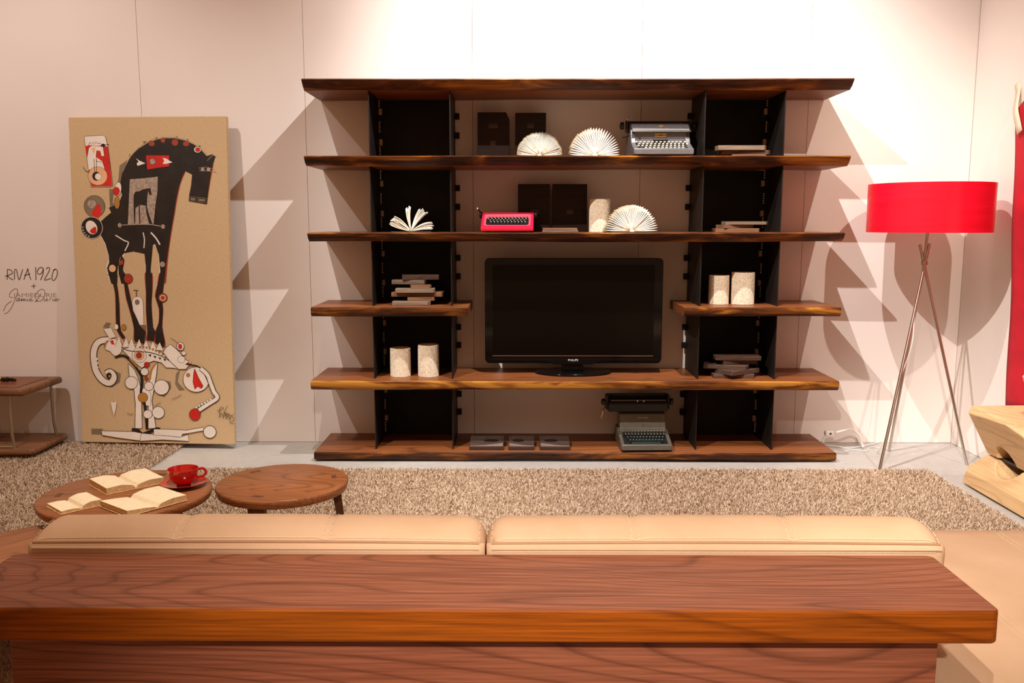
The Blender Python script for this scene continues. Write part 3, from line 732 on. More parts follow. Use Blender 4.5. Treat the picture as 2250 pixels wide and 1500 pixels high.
# grey smudged shadows
for p in ([(475, 690), (520, 690), (505, 800), (520, 830), (480, 845)], [(570, 490), (640, 440), (590, 560), (575, 640), (530, 690), (560, 600)]): fill('smudges', 'p_grey', c1(p))
for p in ([(380, 440), (410, 400), (450, 405), (430, 450)], [(275, 1292), (370, 1295), (360, 1345), (275, 1340)], [(470, 800), (525, 830), (515, 900), (450, 945), (380, 930), (480, 890)], [(975, 830), (1010, 800), (990, 900), (1045, 970), (1000, 975), (968, 920)], [(860, 880), (930, 900), (935, 950), (880, 1030), (830, 1010)], [(690, 430), (740, 420), (740, 560), (700, 560)]): fill('smudges', 'p_grey', c2(p))
# horse
body = [(1415, 400), (1385, 385), (1335, 400), (1290, 350), (1230, 305), (1150, 270), (1060, 252), (980, 252), (900, 265), (820, 295), (740, 345), (680, 400), (630, 470), (590, 560), (572, 660), (588, 740), (560, 810), (520, 830), (470, 850), (490, 890), (440, 930), (390, 975), (385, 1040), (400, 1095), (435, 1160), (462, 1260), (465, 1320), (445, 1370), (460, 1430), (478, 1500), (500, 1512), (535, 1500), (535, 1400), (545, 1340), (560, 1280), (600, 1240), (680, 1225), (775, 1245), (785, 1350), (780, 1510), (815, 1510), (830, 1350), (850, 1170), (870, 1160), (900, 1250), (910, 1400), (900, 1510), (940, 1510), (960, 1350), (985, 1200), (1010, 1050), (1040, 900), (1060, 780), (1090, 660), (1120, 580), (1145, 530), (1205, 560), (1195, 650), (1175, 740), (1170, 790), (1325, 815), (1345, 690), (1370, 540), (1390, 470)]
legs = [[(435, 0), (465, 50), (490, 170), (492, 400), (505, 480), (545, 540), (565, 530), (530, 470), (522, 400), (520, 250), (512, 150), (500, 60), (505, 0)],
        [(525, -8), (560, 60), (580, 200), (615, 330), (640, 450), (640, 560), (720, 580), (735, 480), (690, 430), (640, 320), (610, 180), (590, 80), (570, -8)],
        [(740, -8), (745, 150), (742, 300), (750, 470), (745, 550), (800, 560), (815, 480), (795, 440), (785, 250), (795, 130), (795, -8)],
        [(860, -8), (840, 90), (820, 180), (850, 290), (845, 400), (815, 480), (810, 570), (885, 610), (890, 560), (870, 440), (880, 300), (875, 220), (885, 120), (905, -8)]]
line('halo_lines', 'p_rust', c1([(1390, 470), (1345, 690), (1325, 815)]), 2.2, 3)
line('halo_lines', 'p_rust', c1([(1145, 530), (1090, 660), (1040, 900), (985, 1200), (950, 1500)]), 3.4, 3)
line('halo_lines', 'p_white', c1([(400, 1095), (435, 1160), (462, 1260), (460, 1320), (445, 1370), (478, 1500)]), 3.0, 3)
line('halo_lines', 'p_white', c1([(545, 1360), (600, 1240), (680, 1222), (778, 1245), (785, 1500)]), 2.4, 3)
line('halo_lines', 'p_white', c1([(850, 1170), (875, 1165), (905, 1250), (905, 1500)]), 3.4, 3)
for L in legs: line('halo_lines', 'p_rust', c2(L), 2.0, 3, True)
fill('horse', 'p_black', c1(body))
fill('horse', 'p_black', c1([(545, 1340), (575, 1255), (600, 1300), (585, 1380), (600, 1440), (640, 1500), (570, 1505), (548, 1420)]))
for L in legs: fill('horse', 'p_black', c2(L))
for a, b in (((655, 395), (665, 412)), ((780, 285), (815, 290)), ((890, 250), (910, 262)), ((950, 248), (975, 256)), ((1070, 240), (1085, 256)), ((1160, 262), (1180, 276)), ((1265, 315), (1285, 330))):
    fill('mane_spikes', 'p_grey', c1([a, ((a[0]+b[0])/2+6, a[1]-8), b, (a[0]+8, b[1]+14)]))
line('fine_lines', 'p_silver', c1([(600, 540), (680, 400), (820, 285), (980, 245), (1150, 262), (1290, 340), (1340, 392)]), .9)
line('fine_lines', 'p_silver', c1([(1340, 440), (1385, 395), (1418, 400)]), 1.0, 0)
d1('red_patches', 'p_rust', 858, 300, 26, 22); d1('red_patches', 'p_rust', 957, 272, 19); d1('red_patches', 'p_rust', 1062, 288, 28); d1('red_patches', 'p_rust', 1158, 298, 27, 21)
d1('white_patches', 'p_white', 1258, 347, 30, 25); d1('red_patches', 'p_red', 1260, 347, 20, 17)
shape('red_patches', 'p_red', c1([(805, 400), (1008, 400), (1005, 490), (815, 520)]))
d1('silver_patches', 'p_silver', 862, 452, 25)
fill('silver_patches', 'p_white', c1([(715, 425), (745, 445), (800, 468), (730, 490), (722, 470), (740, 455)]))
fill('silver_patches', 'p_white', c1([(950, 420), (980, 425), (1037, 458), (975, 472), (950, 470), (965, 445)]))
shape('silver_patches', 'p_silver', c1([(660, 605), (780, 596), (905, 580), (900, 700), (875, 860), (860, 985), (690, 990), (635, 990)]), 0, 1.0)
fill('horse', 'p_black', c1([(692, 985), (688, 860), (690, 740), (705, 712), (745, 705), (770, 690), (840, 678), (848, 738), (830, 738), (818, 705), (808, 770), (806, 840), (820, 900), (850, 985), (822, 985), (800, 900), (795, 830), (742, 822), (745, 985), (735, 985), (733, 830), (705, 850), (700, 985)]))
line('fine_lines', 'p_silver', c1([(560, 998), (750, 990), (850, 993), (945, 1010)]), 1.8)
d1('silver_patches', 'p_silver', 563, 1000, 16, 20, .6); d1('silver_patches', 'p_silver', 942, 1008, 17, 19, .6)
for p in ([(1265, 505), (1330, 495), (1400, 515)], [(1270, 525), (1400, 535), (1418, 548)]): line('fine_lines', 'p_silver', c1(p), .9)
for x in (1300, 1350): d1('silver_patches', 'p_silver', x, 516, 17, 16, .6)
for p in ([(1180, 748), (1235, 752), (1233, 792), (1180, 788)], [(1248, 756), (1325, 762), (1318, 800), (1246, 796)]):
    line('fine_lines', 'p_grey', c1(p), 1.0, 0, True)
for p in ([(1188, 758), (1228, 760), (1226, 783), (1188, 780)], [(1258, 766), (1315, 770), (1310, 790), (1256, 788)]): fill('smudges', 'p_grey', c1(p))
line('halo_lines', 'p_white', c1([(768, 1060), (778, 1120), (772, 1195)]), 2.2)
line('halo_lines', 'p_white', c1([(835, 1060), (880, 1110), (912, 1165)]), 3.2)
line('halo_lines', 'p_white', c1([(525, 1085), (600, 1130), (638, 1150), (605, 1220)]), 2.4, 3)
# balls and eggs on the left
d1('silver_patches', 'p_grey', 345, 838, 92, 92); d1('silver_patches', 'p_silver', 320, 820, 40)
fill('red_patches', 'p_red', c1([(318, 900), (350, 850), (382, 818), (400, 850), (400, 905), (370, 940), (335, 925)]), 3)
d1('horse', 'p_black', 318, 1022, 96, 94); 
line('fine_lines', 'p_white', circ(120+318*k1, 240+1022*k1, 95*k1, 93*k1, 26), .9, 0, True)
d1('white_patches', 'p_white', 316, 1020, 48, 62, .6, -.5); fill('red_patches', 'p_red', c1([(300, 1050), (350, 1012), (358, 1060), (330, 1075)]), 3)
for a in range(110, 200, 18): d1('silver_patches', 'p_silver', 318+80*math.cos(R(a)), 1022+78*math.sin(R(a))*1, 8, 8, .3)
d1('white_patches', 'p_white', 555, 690, 28, 58, 1.0, .15); d1('red_patches', 'p_red', 540, 708, 28, 34); d1('ochre_patches', 'p_ochre', 544, 806, 23, 52)
# little red card
shape('white_patches', 'p_white', c1([(265, 255), (275, 246), (430, 236), (450, 250), (470, 330), (508, 660), (500, 668), (318, 673)]), 0, 1.6)
fill('red_patches', 'p_red', c1([(272, 330), (300, 320), (440, 325), (472, 330), (506, 660), (498, 666), (320, 671)]))
fill('white_patches', 'p_white', c1([(302, 345), (330, 325), (430, 330), (440, 410), (412, 412), (402, 368), (372, 365), (366, 420), (420, 455), (440, 520), (298, 530), (284, 430)]))
line('outline', 'p_black', c1([(302, 345), (284, 430), (298, 530), (440, 520), (430, 462), (372, 458), (366, 420), (372, 365), (402, 368), (412, 412), (440, 410), (430, 330)]), 1.0, 0)
line('outline', 'p_black', c1([(300, 318), (318, 292), (325, 315), (345, 290), (350, 312), (372, 290), (380, 308), (410, 300)]), 1.1, 0)
fill('ochre_patches', 'p_peach', c1([(345, 395), (322, 340), (345, 345), (358, 335), (362, 350)]))
d1('ochre_patches', 'p_peach', 378, 580, 84, 78); d1('horse', 'p_black', 366, 582, 34, 36); d1('white_patches', 'p_white', 382, 585, 28, 28)
line('outline', 'p_black', c1([(348, 435), (352, 550)]), 1.1, 0); line('outline', 'p_black', c1([(368, 435), (368, 550)]), 1.1, 0)
line('outline', 'p_black', c1([(250, 505), (270, 535), (302, 550)]), 1.2); line('outline', 'p_black', c1([(395, 325), (430, 318), (480, 312)]), 1.2); d1('horse', 'p_black', 430, 320, 17, 12)
# knees
d1('white_patches', 'p_peach', 494, 1372, 30, 32, 2); fill('red_patches', 'p_rust', c1([(555, 1310), (590, 1295), (588, 1335), (552, 1345)]))
d1('silver_patches', 'p_silver', 932, 1335, 22, 24); d2('red_patches', 'p_rust', 600, 38, 34, 38, 2); d2('red_patches', 'p_red', 602, 40, 16)
d2('red_patches', 'p_rust', 882, 195, 36, 36, 1.4); d2('white_patches', 'p_peach', 882, 195, 26, 26); d2('red_patches', 'p_rust', 882, 195, 14)
# key figure
shape('white_patches', 'p_white', c2([(628, 235), (640, 200), (672, 185), (705, 195), (718, 230), (720, 420), (688, 422), (660, 350), (636, 300)]), 0, 1.0)
d2('silver_patches', 'p_grey', 670, 232, 17, 20); line('outline', 'p_black', c2([(640, 132), (682, 134)]), 1.2, 0); line('outline', 'p_black', c2([(664, 134), (666, 186)]), 1.2, 0)
# ---- white bone figure below
line('outline', 'p_black', c2([(450, 545), (350, 560), (305, 640), (310, 760), (340, 840), (390, 895), (440, 905), (468, 860), (440, 815), (405, 830)]), 16, 5)
line('white_figure', 'p_white', c2([(450, 545), (350, 560), (305, 640), (310, 760), (340, 840), (390, 895), (440, 905), (468, 860), (440, 815), (405, 830)]), 12.6, 5)
d2('horse', 'p_black', 428, 845, 20, 24); d2('ochre_patches', 'p_ochre', 432, 850, 10)
for y in (705, 740, 775, 810): fill('white_figure', 'p_white', c2([(325, y-14), (348, y), (325, y+14)]))
shape('white_figure', 'p_white', c2([(390, 455), (450, 445), (488, 520), (440, 535), (420, 505)]))
shape('white_figure', 'p_white', c2([(420, 560), (480, 535), (530, 590), (530, 650), (480, 680), (440, 640), (400, 620)]), 2); fill('red_patches', 'p_red', c2([(440, 555), (465, 545), (478, 585), (455, 585)]))
for x, y in ((405, 575), (400, 595), (418, 560), (525, 560), (560, 550), (600, 575), (630, 590), (640, 560)): d2('ochre_patches', 'p_ochre', x, y, 9, 9, .6)
d2('white_patches', 'p_white', 495, 437, 16, 22); d2('ochre_patches', 'p_ochre', 556, 440, 18, 24)
ridge = [(540, 625), (640, 602), (760, 610), (860, 650), (960, 735), (1005, 792), (960, 780), (900, 778), (860, 735), (800, 720), (760, 735), (700, 780), (650, 740), (600, 690)]
shape('white_figure', 'p_white', c2(ridge), 0, 2.2)
for x in (515, 575, 620, 682, 738, 795, 850): fill('white_figure', 'p_white', c2([(x-34, 600+(x-515)*.09), (x, 510+(x-515)*.16), (x+30, 602+(x-515)*.10)])); line('outline', 'p_black', c2([(x-34, 600+(x-515)*.09), (x, 510+(x-515)*.16), (x+30, 602+(x-515)*.10)]), .9, 0)
d2('white_figure', 'p_white', 680, 675, 58, 60, 1.6); d2('ochre_patches', 'p_peach', 680, 675, 40); d2('red_patches', 'p_rust', 678, 676, 22, 24)
for i in range(9): d2('ochre_patches', 'p_ochre', 690+i*26, 605+i*i*1.3, 8, 8, .6)
for x in (770, 810, 850, 890): fill('outline', 'p_black', c2([(x-14, 668+(x-770)*.28), (x+2, 690+(x-770)*.3), (x+10, 668+(x-770)*.34)]))
line('outline', 'p_black', c2([(545, 620), (620, 640), (760, 650), (880, 690), (990, 770)]), 1.6); line('outline', 'p_black', c2([(480, 690), (560, 680), (640, 760), (690, 840)]), 5)
shape('white_figure', 'p_white', c2([(590, 745), (640, 800), (670, 880), (690, 960), (692, 1290), (638, 1290), (645, 1080), (632, 940), (600, 860)]), 0, 2.2)
shape('white_figure', 'p_white', c2([(828, 735), (818, 830), (795, 960), (775, 1060), (805, 1290), (745, 1290), (752, 1060), (760, 940), (770, 820)]), 0, 2.2)
shape('white_figure', 'p_white', c2([(700, 960), (745, 930), (770, 1010), (765, 1100), (730, 1100), (705, 1040)]), 0, 1.6)
line('outline', 'p_black', c2([(690, 800), (700, 900), (690, 1000), (720, 1100), (735, 1300)]), 6, 4); line('outline', 'p_black', c2([(610, 1300), (660, 1310), (700, 1340), (800, 1300), (840, 1300)]), 7, 4)
line('ochre_patches', 'p_ochre', c2([(815, 745), (780, 800), (765, 880)]), 4, 4); line('ochre_patches', 'p_ochre', c2([(600, 700), (660, 770)]), 4, 3)
for x, y, r_ in ((612, 905, 50), (858, 945, 60), (828, 1158, 48), (755, 935, 34), (722, 812, 30), (742, 1172, 34)): d2('white_figure', 'p_white', x, y, r_, r_*1.02, 2.2)
d2('ochre_patches', 'p_ochre', 705, 1030, 38, 40, 1.8); d2('red_patches', 'p_red', 742, 752, 22, 20); d2('red_patches', 'p_rust', 735, 868, 14, 16)
shape('white_figure', 'p_white', c2([(362, 1312), (630, 1322), (690, 1335), (672, 1395), (500, 1370), (368, 1346)]), 0, 2.4)
shape('white_figure', 'p_white', c2([(690, 1335), (850, 1352), (1000, 1372), (1065, 1350), (1070, 1402), (860, 1388), (676, 1398)]), 0, 2.2)
shape('white_figure', 'p_white', c2([(790, 1300), (950, 1305), (1060, 1312), (1185, 1288), (1195, 1312), (1060, 1336), (1020, 1340), (1010, 1368), (850, 1350), (790, 1350)]), 0, 2.0)
d2('white_figure', 'p_white', 1243, 1326, 49, 50, 2.6)
shape('white_figure', 'p_white', c2([(880, 650), (905, 610), (940, 585), (1000, 640), (1060, 715), (1105, 735), (1060, 790), (1000, 790), (930, 720)]), 0, 2.2)
d2('white_patches', 'p_white', 1020, 600, 28, 32, 2); d2('red_patches', 'p_red', 1018, 602, 14, 20); d2('white_figure', 'p_white', 1025, 710, 28, 28, 1.4); d2('white_figure', 'p_white', 1046, 658, 16)
fill('red_patches', 'p_red', c2([(1058, 752), (1082, 728), (1110, 758)]))
d2('white_figure', 'p_white', 1142, 880, 104, 104, 1.8); line('outline', 'p_black', c2([(1060, 750), (1160, 770), (1210, 830), (1250, 930)]), 3)
fill('red_patches', 'p_red', c2([(1132, 788), (1160, 860), (1198, 935), (1185, 958), (1155, 938), (1130, 965), (1116, 900), (1122, 830)])); line('outline', 'p_black', c2([(1132, 788), (1160, 860), (1198, 935), (1185, 958), (1155, 938), (1130, 965), (1116, 900), (1122, 830)]), .9, 0, True)
d2('ochre_patches', 'p_ochre', 1078, 842, 14, 16)
jaw = [(1180, 785), (1235, 840), (1262, 920), (1285, 985), (1310, 1035), (1240, 1085), (1158, 1140)]
line('outline', 'p_black', c2(jaw), 11, 4); line('white_figure', 'p_white', c2(jaw), 8, 4)
for i in range(6): d2('white_figure', 'p_white', 1255-i*23, 1050+i*13, 9, 9, 1)
d2('red_patches', 'p_red', 1126, 1176, 44, 48, 1.4)
shape('white_patches', 'p_white', c2([(440, 1062), (465, 1072), (490, 1060), (482, 1120), (466, 1188), (450, 1120)]), 0, .6)
line('fine_lines', 'p_black', c2([(940, 1048), (980, 1030), (1020, 1010)]), .9); line('fine_lines', 'p_black', c2([(570, 1158), (600, 1172), (625, 1168)]), .9); line('fine_lines', 'p_black', c2([(800, 1100), (850, 1072)]), .8, 0); line('fine_lines', 'p_black', c2([(940, 530), (985, 560), (1010, 590)]), .9)
# signature scribble
line('signature', 'p_black', c2([(1305, 1150), (1360, 1125), (1330, 1120), (1325, 1200), (1340, 1160), (1355, 1210), (1365, 1160), (1380, 1215), (1395, 1170), (1405, 1225), (1420, 1190), (1440, 1225), (1405, 1245), (1440, 1258)]), .9, 4)
line('signature', 'p_black', c2([(1390, 1105), (1360, 1165), (1385, 1160), (1375, 1185), (1400, 1170), (1410, 1185), (1440, 1180)]), .9, 4)
for (part, mt), m in ART.items(): stuff(m.build(part, mt, cv))

# ================================================================== WALL LETTERING
wl = thing('wall_lettering', 'grey handwritten and printed lettering on the wall left of the painting', 'lettering', (-3.29, WY, .94))
def s3(p):   # strokes traced in a 1875 x 1500 frame that covers 0.411 x 0.349 m of wall
    return [(-3.477+x/1875*.4016, 1.132-y/1500*.341) for x, y in p]
def ribbon(m, pts, wd, sm=5):
    P2 = [Vector((v.x, v.y)) for v in smoothpath([(x, z, 0) for x, z in s3(pts)], sm)] if sm else [Vector(p) for p in s3(pts)]
    n = len(P2); L = []; Q = []
    for i in range(n):
        tt = (P2[min(i+1, n-1)]-P2[max(i-1, 0)]).normalized(); nn = Vector((-tt.y, tt.x))*wd/2
        L.append(P2[i]+nn); Q.append(P2[i]-nn)
    y = WY-.0008
    m.add([(p.x+3.29, y-WY, p.y-.94) for p in L]+[(p.x+3.29, y-WY, p.y-.94) for p in Q], [(i, i+1, n+i+1, n+i) for i in range(n-1)])
m = MB()
for p in ([(190, 160), (180, 290), (160, 440)], [(185, 165), (270, 170), (335, 240), (280, 290), (110, 350)], [(180, 330), (250, 400), (340, 445)], [(378, 432), (385, 300), (402, 170)], [(400, 168), (455, 172), (480, 350), (515, 440), (580, 300), (640, 155)], [(650, 440), (720, 280), (790, 135)], [(790, 135), (805, 280), (855, 440)], [(665, 325), (845, 282)], [(1020, 100), (1000, 450)], [(1222, 112), (1140, 112), (1062, 200), (1070, 270), (1130, 290), (1210, 220), (1238, 150), (1218, 112)], [(1238, 150), (1220, 280), (1135, 450)], [(1320, 150), (1380, 105), (1425, 130), (1395, 220), (1260, 420), (1285, 450), (1435, 405)], [(1590, 150), (1530, 200), (1480, 330), (1475, 430), (1510, 460), (1570, 420), (1630, 300), (1640, 200), (1600, 150), (1530, 182)]): ribbon(m, p, .0062)
m.build('handwritten_name', 'ink', wl)
m = MB(); ribbon(m, [(850, 625), (980, 605)], .005, 0); ribbon(m, [(925, 555), (922, 680)], .005, 0); m.build('plus_sign', 'ink', wl)
m = MB()
for p in ([(290, 930), (200, 910), (200, 830), (270, 750), (390, 685), (440, 720), (420, 830), (330, 1020), (200, 1240), (70, 1360), (0, 1372)], [(-20, 1300), (60, 1160), (150, 1080), (250, 1030)],
          [(480, 945), (425, 955), (385, 1010), (400, 1032), (450, 995), (485, 945), (455, 1022), (490, 1010)], [(500, 1022), (545, 955), (525, 1025), (595, 958), (580, 1025), (645, 958), (635, 1022), (670, 1010)], [(720, 955), (695, 1020), (740, 1005)], [(760, 1010), (830, 980), (830, 955), (780, 975), (770, 1020), (810, 1028), (880, 1000)],
          [(1105, 850), (1030, 950), (960, 1030), (915, 1050)], [(960, 1025), (1080, 1030), (1180, 950), (1238, 830), (1215, 722), (1120, 708), (1020, 780), (950, 880), (955, 980), (1000, 1020)],
          [(1215, 955), (1190, 1015), (1220, 1025), (1290, 955), (1270, 1022), (1300, 1010)], [(1340, 1020), (1380, 955), (1420, 955)], [(1470, 955), (1440, 1020), (1480, 1010)], [(1500, 1010), (1570, 980), (1570, 955), (1520, 975), (1510, 1020), (1560, 1028), (1650, 960)]): ribbon(m, p, .0034)
m.build('script_name', 'ink', wl)
text_mesh('JAMIEDURIE', .036, 'printed_name', 'ink2', wl, (-3.477+945/1875*.4016+3.29, -.0005, 1.132-868/1500*.341-.94), (math.pi/2, 0, 0), 1.42)

# ================================================================== LOW WALNUT TABLE AT LEFT
c = (-3.6, .19, 0)
t = thing('low_side_table', 'low two-tier walnut table with steel rod legs at the left edge', 'table', c)
xa, xb, ya, yb = -4.15, -3.105, -.03, .425
def slab_rr(z0, z1, xa, xb, ya, yb, name, bev):
    MB().prism(rrect(xa, xb, ya, yb, .03), 'z', z0, z1).build(name, 'boxtable', t, c, smooth=True, bevel=bev, seg=4)
slab_rr(.392, .432, xa, xb, ya, yb, 'table_top', .016)
MB().prism(rrect(xa+.07, xb-.07, ya+.06, yb-.05, .012), 'z', .4325, .4345).build('inset_panel', 'walnut', t, c)
slab_rr(.0365, .076, xa+.02, xb+.022, ya+.02, yb-.02, 'lower_shelf', .018)
for xx, yy in ((xb-.115, ya+.05), (xb-.045, yb-.075), (xa+.1, ya+.05), (xa+.05, yb-.075)):
    MB().tube([(xx+.012, yy, .075), (xx+.002, yy, .16), (xx, yy, .396)], .0085, 10).build('leg', 'brass_rod', t, c, smooth=True)
MB().tube([(xa+.1, ya+.05, .083), (xb-.103, ya+.05, .083)], .0085, 10).build('foot_rail', 'brass_rod', t, c, smooth=True)
MB().box(xa+.1, xb-.05, ya+.05, yb-.05, .0318, .037).build('foot_block', 'boxtable', t, c)
# carved ornament lying on it
t = thing('carved_ornament', 'small gold and dark carved ornament lying on the low table', 'ornament', (-3.40, .20, .435), R(8))
m = MB(); m.tube(smoothpath([(-.11, 0, .016), (-.05, .004, .022), (0, 0, .021), (.035, -.002, .018)], 4), [.012]*3+[.017]*7+[.014, .013, .012], 10).build('gold_body', 'gold', t, smooth=True)
for x, y, r_ in ((.045, 0, .014), (.068, -.004, .016), (.092, .002, .013), (.110, -.002, .010)):
    MB().lathe([(.0015, 0), (r_*.8, .003), (r_, r_*.8), (r_*.75, r_*1.5), (.001, r_*1.8)], 12, (x, y, .001)).build('dark_bead', 'darkblock', t, smooth=True)

# ================================================================== ROUND TABLES
def round_table(label, cx, cy, h, r, th, legs, rz, leg_r=.80, plug=True):
    t = thing('round_side_table', label, 'table', (cx, cy, 0), R(rz), 'round walnut tables')
    MB().lathe([(r-.022, h-th), (r-.006, h-th+.006), (r, h-.010), (r-.002, h-.003), (r-.006, h)], 72).build('table_top', 'walnut_y', t, smooth=True, angle=50)
    for a in legs:
        a = R(a-rz); x, y = math.cos(a)*r*leg_r, math.sin(a)*r*leg_r; x2, y2 = math.cos(a)*(r*leg_r+.035), math.sin(a)*(r*leg_r+.035)
        dx, dy = -math.sin(a), math.cos(a); m = MB(); vs = []
        ex, ey = math.cos(a), math.sin(a)
        for (X, Y, z, w1, w2) in ((x2, y2, .0318, .017, .012), (x, y, h-th+.001, .034, .017)):
            for s1, s2 in ((-1, -1), (1, -1), (1, 1), (-1, 1)): vs.append((X+dx*w1*s1+ex*w2*s2, Y+dy*w1*s1+ey*w2*s2, z))
        m.add(vs, [(0, 1, 2, 3), (4, 5, 6, 7), (0, 1, 5, 4), (1, 2, 6, 5), (2, 3, 7, 6), (3, 0, 4, 7)]).build('leg', 'walnut_leg', t, bevel=.004)
        if plug:
            T = Matrix.Translation((x*.98, y*.98, h)) @ Matrix.Rotation(a+math.pi/2, 4, 'Z')
            MB().box(-.022, .022, -.010, .010, -.001, .0006, T=T).build('tenon', 'walnut_leg', t)
    return t
RT1 = round_table('round walnut table holding the open books and red cup', -1.795, -1.645, .336, .320, .036, (-28, 82, 188), 20)
RT2 = round_table('empty round walnut table right of the red cup', -1.223, -1.490, .336, .264, .040, (18, 258, 138), -8)
RT3 = round_table('lower round walnut table at the left end of the sofa', -1.835, -2.205, .276, .405, .036, (200, 320, 255), 60, .62)

# cup + saucer
cz = .3365
s = thing('saucer', 'shiny red saucer under the red cup', 'saucer', (-1.602, -1.560, cz))
MB().lathe([(.030, .0004), (.034, .003), (.060, .009), (.088, .017), (.0885, .0185), (.060, .0125), (.034, .0065), (.001, .0062)], 48).build('dish', 'cup', s, smooth=True)
s = thing('cup', 'shiny red coffee cup on the red saucer', 'cup', (-1.602, -1.560, cz+.0068), R(20))
MB().lathe([(.026, .0004), (.028, .004), (.042, .014), (.054, .034), (.058, .056), (.0595, .066), (.0575, .066), (.055, .055), (.050, .034), (.038, .016), (.001, .012)], 48).build('bowl', 'cup', s, smooth=True)
MB().tube(smoothpath([(.054, 0, .057), (.074, 0, .060), (.086, 0, .046), (.078, 0, .030), (.050, 0, .024)], 6), .0050, 10).build('handle', 'cup', s, smooth=True)

# open books
def open_book(label, cx, cy, z, rz, bw, bh, thL, thR, lift=0, tilt=(0, 0)):
    t = thing('open_book', label, 'book', (cx, cy, z), R(rz), 'open books on the round table'); t.rotation_euler = (tilt[0], tilt[1], R(rz))
    for s, th in ((-1, thL), (1, thR)):
        n = 10; top = []
        for i in range(n+1):
            q = i/n; x = bw*q; zz = .003+th*(.30+.70*math.sin(math.pi*(.12+.88*min(1, q*1.5))*.5)) - th*.25*max(0, q-.5)
            if q == 0: zz = .004
            top.append((s*x, zz+(lift*q*q if s < 0 else 0)))
        bot = [(s*bw*i/n, .002+((lift*(i/n)**2-(.006 if i > 2 else 0)) if (s < 0 and lift) else 0)) for i in range(n+1)]
        bot = [(x, max(.002, zb)) for x, zb in bot]
        m = MB(); vs = [(x, -bh/2, zz) for x, zz in top]+[(x, bh/2, zz) for x, zz in top]+[(x, -bh/2, zz) for x, zz in bot]+[(x, bh/2, zz) for x, zz in bot]
        k = n+1; fs = []; mi = []
        for i in range(n):
            fs.append((i, i+1, k+i+1, k+i)); mi.append(0)
            fs.append((2*k+i, 2*k+i+1, 3*k+i+1, 3*k+i)); mi.append(1)
            fs.append((i, i+1, 2*k+i+1, 2*k+i)); mi.append(1)
            fs.append((k+i, k+i+1, 3*k+i+1, 3*k+i)); mi.append(1)
        fs.append((n, k+n, 3*k+n, 2*k+n)); mi.append(1)
        m.v = vs; m.f = fs; m.mi = mi; m.build('page_block', ['openpage', 'pageedge'], t)
    MB().box(-bw-.003, bw+.003, -bh/2-.003, bh/2+.003, .0003, .0018).build('cover', 'pageedge', t)
    return t
open_book('open book with yellowed pages lying beside the red saucer', -1.842, -1.535, cz, 45, .112, .185, .026, .024)
open_book('open book at the left rim of the round table', -1.915, -1.812, cz, 48, .072, .135, .010, .022)
open_book('open book resting across the other two books, nearest the sofa', -1.665, -1.790, cz+.002, 53, .118, .19, .012, .022, .010)

# ================================================================== SOFA
so = (-.36, -2.9, .024)      # heights below are measured 24 mm above the floor
sofa = thing('sofa', 'tan leather sofa with a thick walnut back ledge in the foreground', 'sofa', (-.36, -2.9, 0))
MB().prism(rrect(-1.410, .678, -3.335, -3.046, .018), 'z', .592, .661).build('back_ledge', ['slab'], sofa, so, smooth=True, bevel=.006, seg=3)
led = sofa.children[0]
led.data.materials.append(M['slab_edge'])
for p in led.data.polygons:
    if abs(p.normal.z) < .5: p.material_index = 1
MB().box(-1.312, .602, -3.250, -3.195, .0560, .592).build('back_panel', 'slab_panel', sofa, so, bevel=.003)
MB().box(-1.30, .590, -3.19, -2.32, .0560, .24).build('seat_base', 'leather', sofa, so, bevel=.02, seg=3)
MB().box(-1.31, .600, -2.93, -2.30, .245, .420).build('seat_cushion', 'leather', sofa, so, bevel=.035, seg=4, smooth=True)
# chaise module with top stitched panels
def cushion_grid(x0, x1, y0, y1, z, hgt, r, seams_x, name, par, org, crease=.006, nx=60, ny=40, puff=.006):
    m = MB(); top = {}
    xs = sorted(set([x0+(x1-x0)*i/nx for i in range(nx+1)])); ys = [y0+(y1-y0)*j/ny for j in range(ny+1)]
    vs = []
    for y in ys:
        for x in xs:
            d = min(x-x0, x1-x, y-y0, y1-y); e = 0 if d >= r else -(r-math.sqrt(max(0, r*r-(r-d)**2)))
            s = 0
            for sx in seams_x: s -= crease*math.exp(-((x-sx)/.012)**2)
            q = puff*math.sin(math.pi*(x-x0)/(x1-x0))**.5*math.sin(math.pi*(y-y0)/(y1-y0))**.5
            vs.append((x, y, z+e+s+q))
    w_ = len(xs); fs = [(j*w_+i, j*w_+i+1, (j+1)*w_+i+1, (j+1)*w_+i) for j in range(ny) for i in range(nx)]
    n0 = len(vs); ring = [i for i in range(w_)]+[j*w_+w_-1 for j in range(1, ny+1)]+[ny*w_+i for i in range(w_-2, -1, -1)]+[j*w_ for j in range(ny-1, 0, -1)]
    for i in ring: vs.append((vs[i][0], vs[i][1], z-hgt))
    k = len(ring); fs += [(ring[i], ring[(i+1) % k], n0+(i+1) % k, n0+i) for i in range(k)]; fs.append(tuple(n0+i for i in range(k)))
    m.add(vs, fs); return m.build(name, 'leather', par, org, smooth=True, angle=60)
def stitches(m, p, q, step=.0085, ln=.0055, r=.0009, nz=.0015):
    p, q = Vector(p), Vector(q); L = (q-p).length; d = (q-p)/L; n = int(L/step)
    for i in range(n):
        a = p+d*(i*step+.001); b = a+d*ln; md = (a+b)/2+Vector((0, 0, nz*.6)); m.tube([a, md, b], r, 4, cap=False)
co = (1.25, -3.0, .024)
ch = thing('chaise_seat', 'wide tan leather chaise seat at the right edge of the foreground', 'sofa seat', (1.25, -3.0, 0))
cushion_grid(.615, 2.05, -4.0, -2.19, .425, .17, .03, (.95, 1.272, 1.66), 'seat_cushion', ch, co, .004)
MB().box(.64, 2.02, -3.96, -2.22, .0560, .252).build('base', 'leather', ch, co, bevel=.015)
m = MB()
